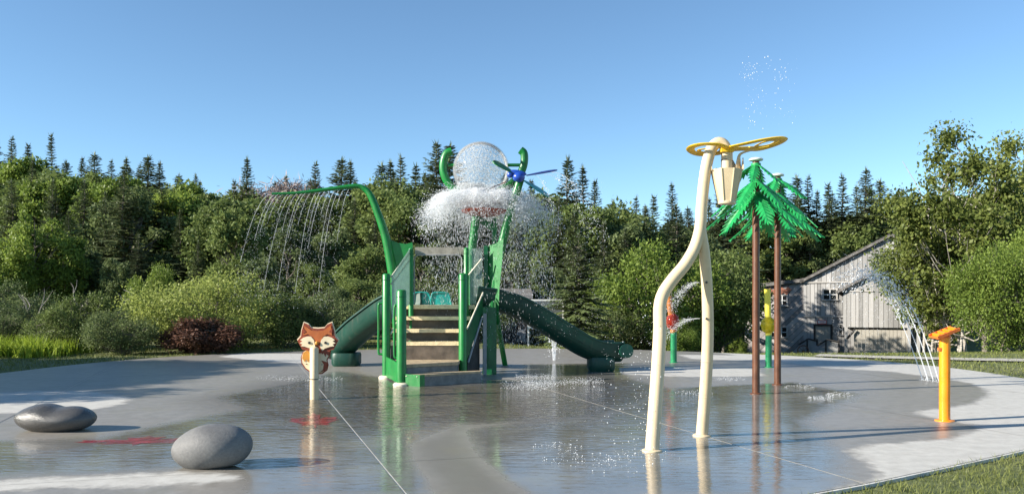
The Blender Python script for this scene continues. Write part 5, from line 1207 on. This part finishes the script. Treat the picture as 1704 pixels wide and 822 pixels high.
# the bell shaped sheet of the splash
prof = []
for i in range(26):
    t = i / 25 * 0.52; prof.append((0.18 + 2.05 * t, 0.05 + 2.45 * t - 4.905 * t * t))
vs = []; fade = []; nseg = 72
for i, (r_, z_) in enumerate(prof):
    for j in range(nseg):
        a = 6.28318 * j / nseg; lb = 1 + 0.13 * math.sin(a * 5 + 1) + 0.06 * math.sin(a * 13 + i * 0.2) + 0.02 * math.sin(a * 29)
        vs.append((r_ * lb * math.cos(a), r_ * lb * math.sin(a), z_ * (1 + 0.12 * math.sin(a * 7 + 2)))); fade.append(1.0 if i < 17 else max(0, 1 - (i - 17) / 8))
fs = np.array([(i * nseg + j, i * nseg + (j + 1) % nseg, (i + 1) * nseg + (j + 1) % nseg, (i + 1) * nseg + j) for i in range(25) for j in range(nseg)])
me = npmesh('water_bell', np.array(vs), fs, 'veil', True); at = me.attributes.new('fade', 'FLOAT', 'POINT'); at.data.foreach_set('value', fade)
o = link('water_bell', me); o.location = pl; tag(o, 'wide thin bell shaped sheet of water round the red splash plate', 'water', kind='stuff')
for sc_, zs_, rz_, lb_ in ((0.72, 1.12, 0.9, 'inner of the bell shaped sheets of water under the clear ball'), (0.45, 1.2, 2.1, 'innermost frothy sheet of water under the clear ball')):
    o = link('water_bell', me); o.location = pl; o.scale = (sc_, sc_, zs_); o.rotation_euler = (0, 0, rz_); tag(o, lb_, 'water', kind='stuff')

def streams(name, label, starts, vels, tmax, r=0.006, breakup=0.45, ndrop=60, jit=0.02, cat='water jet', kind='stuff', spread=0.04, group=None):
    mb = MB(); P = []; Vv = []; bk0 = breakup
    for s0, v0 in zip(starts, vels):
        breakup = bk0 * (rng.uniform(0.55, 1.25) if len(starts) > 5 else 1)
        s0 = np.array(s0, float); v0 = np.array(v0, float) * (1 + rng.normal(0, 0.08 if len(starts) > 5 else 0, 3)); ts = np.linspace(0, tmax * breakup, 12)
        q, _ = ballistic(np.tile(s0, (12, 1)), np.tile(v0, (12, 1)), ts)
        mb.tube([Vector(x) for x in q], [r * (1 - 0.5 * k / 11) * rng.uniform(0.7, 1.15) for k in range(12)], 6)
        t = tmax * (breakup * 0.5 + (1 - breakup * 0.5) * rng.random(ndrop)); q, vv = ballistic(np.tile(s0, (ndrop, 1)), np.tile(v0, (ndrop, 1)) + rng.normal(0, spread, (ndrop, 3)), t)
        P.append(q + rng.normal(0, jit, q.shape)); Vv.append(vv)
    P = np.concatenate(P); Vv = np.concatenate(Vv); k = P[:, 2] > 0.01; P = P[k]; Vv = Vv[k]
    o0 = Vector(starts[0]); o0.z = 0
    dm = drops_mesh('drops', P - np.array(o0), Vv, (r * 0.5 + r * 0.6 * rng.random(len(P)) ** 2), 1.2 + 2.5 * rng.random(len(P)))
    root = thing(name, label, cat, o0, group)
    so_ = mb.build('stream', 'streams', root); so_['kind'] = 'stuff'; dr = link('drops', dm, root); dr['kind'] = 'stuff'
    return root
dl = 17.25
st = []; ve = []
for k in range(18):
    x = 460 + k * 7.4; y = 326 - (x - 452) * 0.094; st.append(Wp(x, y, dl - max(0, (600 - x)) * 0.002)); ve.append((-0.5 - 0.55 * (1 - k / 18), -0.3, 0.25 + 0.4 * (1 - k / 18)))
streams('arm_jets', 'row of thin white jets falling from the curved green spray arm', st, ve, 0.74, r=0.0038, breakup=0.75, ndrop=130, jit=0.02, spread=0.09)
dd = 17.13
streams('dragonfly_jets', 'thin water jets arching to the right from the dragonfly', [Wp(905, 291, dd), Wp(918, 287, dd), Wp(890, 292, dd)], [(1.75, 0.1, 0.35), (1.9, -0.1, 0.1), (1.0, 0, -0.1)], 0.55, r=0.007, breakup=0.5, ndrop=160, jit=0.02, spread=0.12)
names = ('leftmost', 'second from the left', 'third from the left', 'rightmost')
for k in range(4):
    s0 = G(1535 + k * 9, 632 + k * 0.8); d = s0.y; apex = Wp(1422 + k * 14, 452 + k * 3, d + 0.15); hgt = apex.z; vz = math.sqrt(2 * 9.81 * hgt); T = vz / 9.81
    streams('ground_jet', '%s of four parallel jets arching up beside the orange post' % names[k], [s0 + Vector((0, 0, 0.01))], [((apex.x - s0.x) / T, 0.15 / T, vz)], T * 1.35, r=0.010, breakup=0.42, ndrop=320, jit=0.02, spread=0.13, group='four arching ground jets')
g0 = G(922, 600)
streams('ground_jet', 'small cluster of upright jets under the right slide', [g0 + Vector((0.012 * k, 0, 0.005)) for k in (-2, -1, 0, 1, 2)], [(0.1 * k, 0, 3.7) for k in (-2, -1, 0, 1, 2)], 0.72, r=0.010, breakup=0.5, ndrop=50, spread=0.06)
b_ = Wp(1173, 470, 9.0); c_ = Wp(1174, 530, 9.1)
streams('leg_jets', 'two misting jets shooting left from the rear cream leg', [b_ + Vector((-0.06, 0, 0))] * 3 + [c_ + Vector((-0.06, 0, 0))] * 3, [(-1.3, 0.3, 0.0), (-1.2, 0.2, 0.1), (-1.35, 0.3, -0.1), (-1.7, 0.4, 0.2), (-1.6, 0.3, 0.1), (-1.8, 0.4, 0.0)], 0.26, r=0.0024, breakup=0.4, ndrop=260, jit=0.008, spread=0.14)

def cloud(name, label, boxes, n, lo, hi, d, group=None):
    P = []
    for (x0, y0, x1, y1, w) in boxes:
        k = int(n * w); c = rng.random((k, 2)); dep = d + rng.normal(0, 0.35, k)
        px = x0 + (x1 - x0) * c[:, 0]; py = y0 + (y1 - y0) * c[:, 1]
        q = np.stack([(px - CX) / F * dep, dep, EYE + (HY - py) / F * dep], 1); P.append(q[q[:, 2] > 0.02])
    P = np.concatenate(P); m = len(P)
    water(name, label, P, np.tile([0.05, 0, -1.0], (m, 1)) + rng.normal(0, 0.25, (m, 3)), lo + (hi - lo) * rng.random(m) ** 2.5, 1 + 0.8 * rng.random(m))
cloud('airborne_drops', 'loose drops thrown high into the sky above the artificial spruces', [(1232, 105, 1262, 135, 0.3), (1288, 110, 1312, 135, 0.15), (1230, 90, 1330, 210, 0.35), (1245, 140, 1275, 215, 0.25), (1295, 175, 1325, 195, 0.1)], 150, 0.003, 0.010, 13.6)
cloud('airborne_drops', 'loose drops falling left of the cream arch', [(1000, 560, 1095, 770, 0.6), (1060, 500, 1100, 780, 0.4), (880, 640, 1090, 780, 0.25)], 330, 0.002, 0.0062, 8.4)
cloud('airborne_drops', 'loose drops between the right slide and the cream arch', [(900, 360, 1010, 560, 0.8), (960, 300, 1010, 420, 0.2)], 900, 0.002, 0.005, 16.8)
cloud('airborne_drops', 'fine drops drifting from the arching jets in front of the barn', [(1385, 420, 1470, 560, 0.7), (1430, 440, 1540, 600, 0.5), (1450, 400, 1500, 450, 0.1)], 1700, 0.002, 0.005, 16.0)
def splashes(name, label, spots, n):
    P = []; Vv = []
    for (px, py, r_, hh) in spots:
        c = np.array(G(px, py)); k = n; a = rng.uniform(0, 6.283, k); q = np.sqrt(rng.random(k)) * r_
        P.append(c + np.c_[np.cos(a) * q, np.sin(a) * q, 0.008 + hh * rng.random(k) ** 2.5]); Vv.append(np.c_[np.cos(a) * 0.4, np.sin(a) * 0.4, np.ones(k)])
    P = np.concatenate(P); Vv = np.concatenate(Vv); water(name, label, P, Vv, (0.002 + 0.0035 * rng.random(len(P)) ** 2), 1 + rng.random(len(P)), cat='splash')
splashes('pad_splash', 'white splash crowns on the pad right of the stairs', [(877, 646, 0.45, 0.12), (905, 640, 0.4, 0.07), (970, 637, 0.4, 0.09), (890, 628, 0.4, 0.06)], 600)
splashes('pad_splash', 'small splashes on the pad round the artificial spruce trunks', [(1155, 655, 0.3, 0.04), (1215, 632, 0.3, 0.05), (1330, 645, 0.25, 0.05), (1395, 658, 0.22, 0.05), (1365, 664, 0.2, 0.04)], 160)
splashes('pad_splash', 'fine splashes on the pad in front of the cream legs', [(1010, 772, 0.5, 0.03), (1060, 762, 0.4, 0.03), (960, 765, 0.35, 0.02), (930, 745, 0.3, 0.02)], 55)
splashes('pad_splash', 'white splashes where the arching jets meet the pad', [(1548, 634, 0.12, 0.1), (1538, 633, 0.1, 0.08), (1560, 636, 0.1, 0.08)], 70)
splashes('pad_splash', 'splashes on the shaded pad under the spray arm', [(500, 632, 0.4, 0.06), (470, 630, 0.5, 0.05), (535, 632, 0.4, 0.05)], 160)
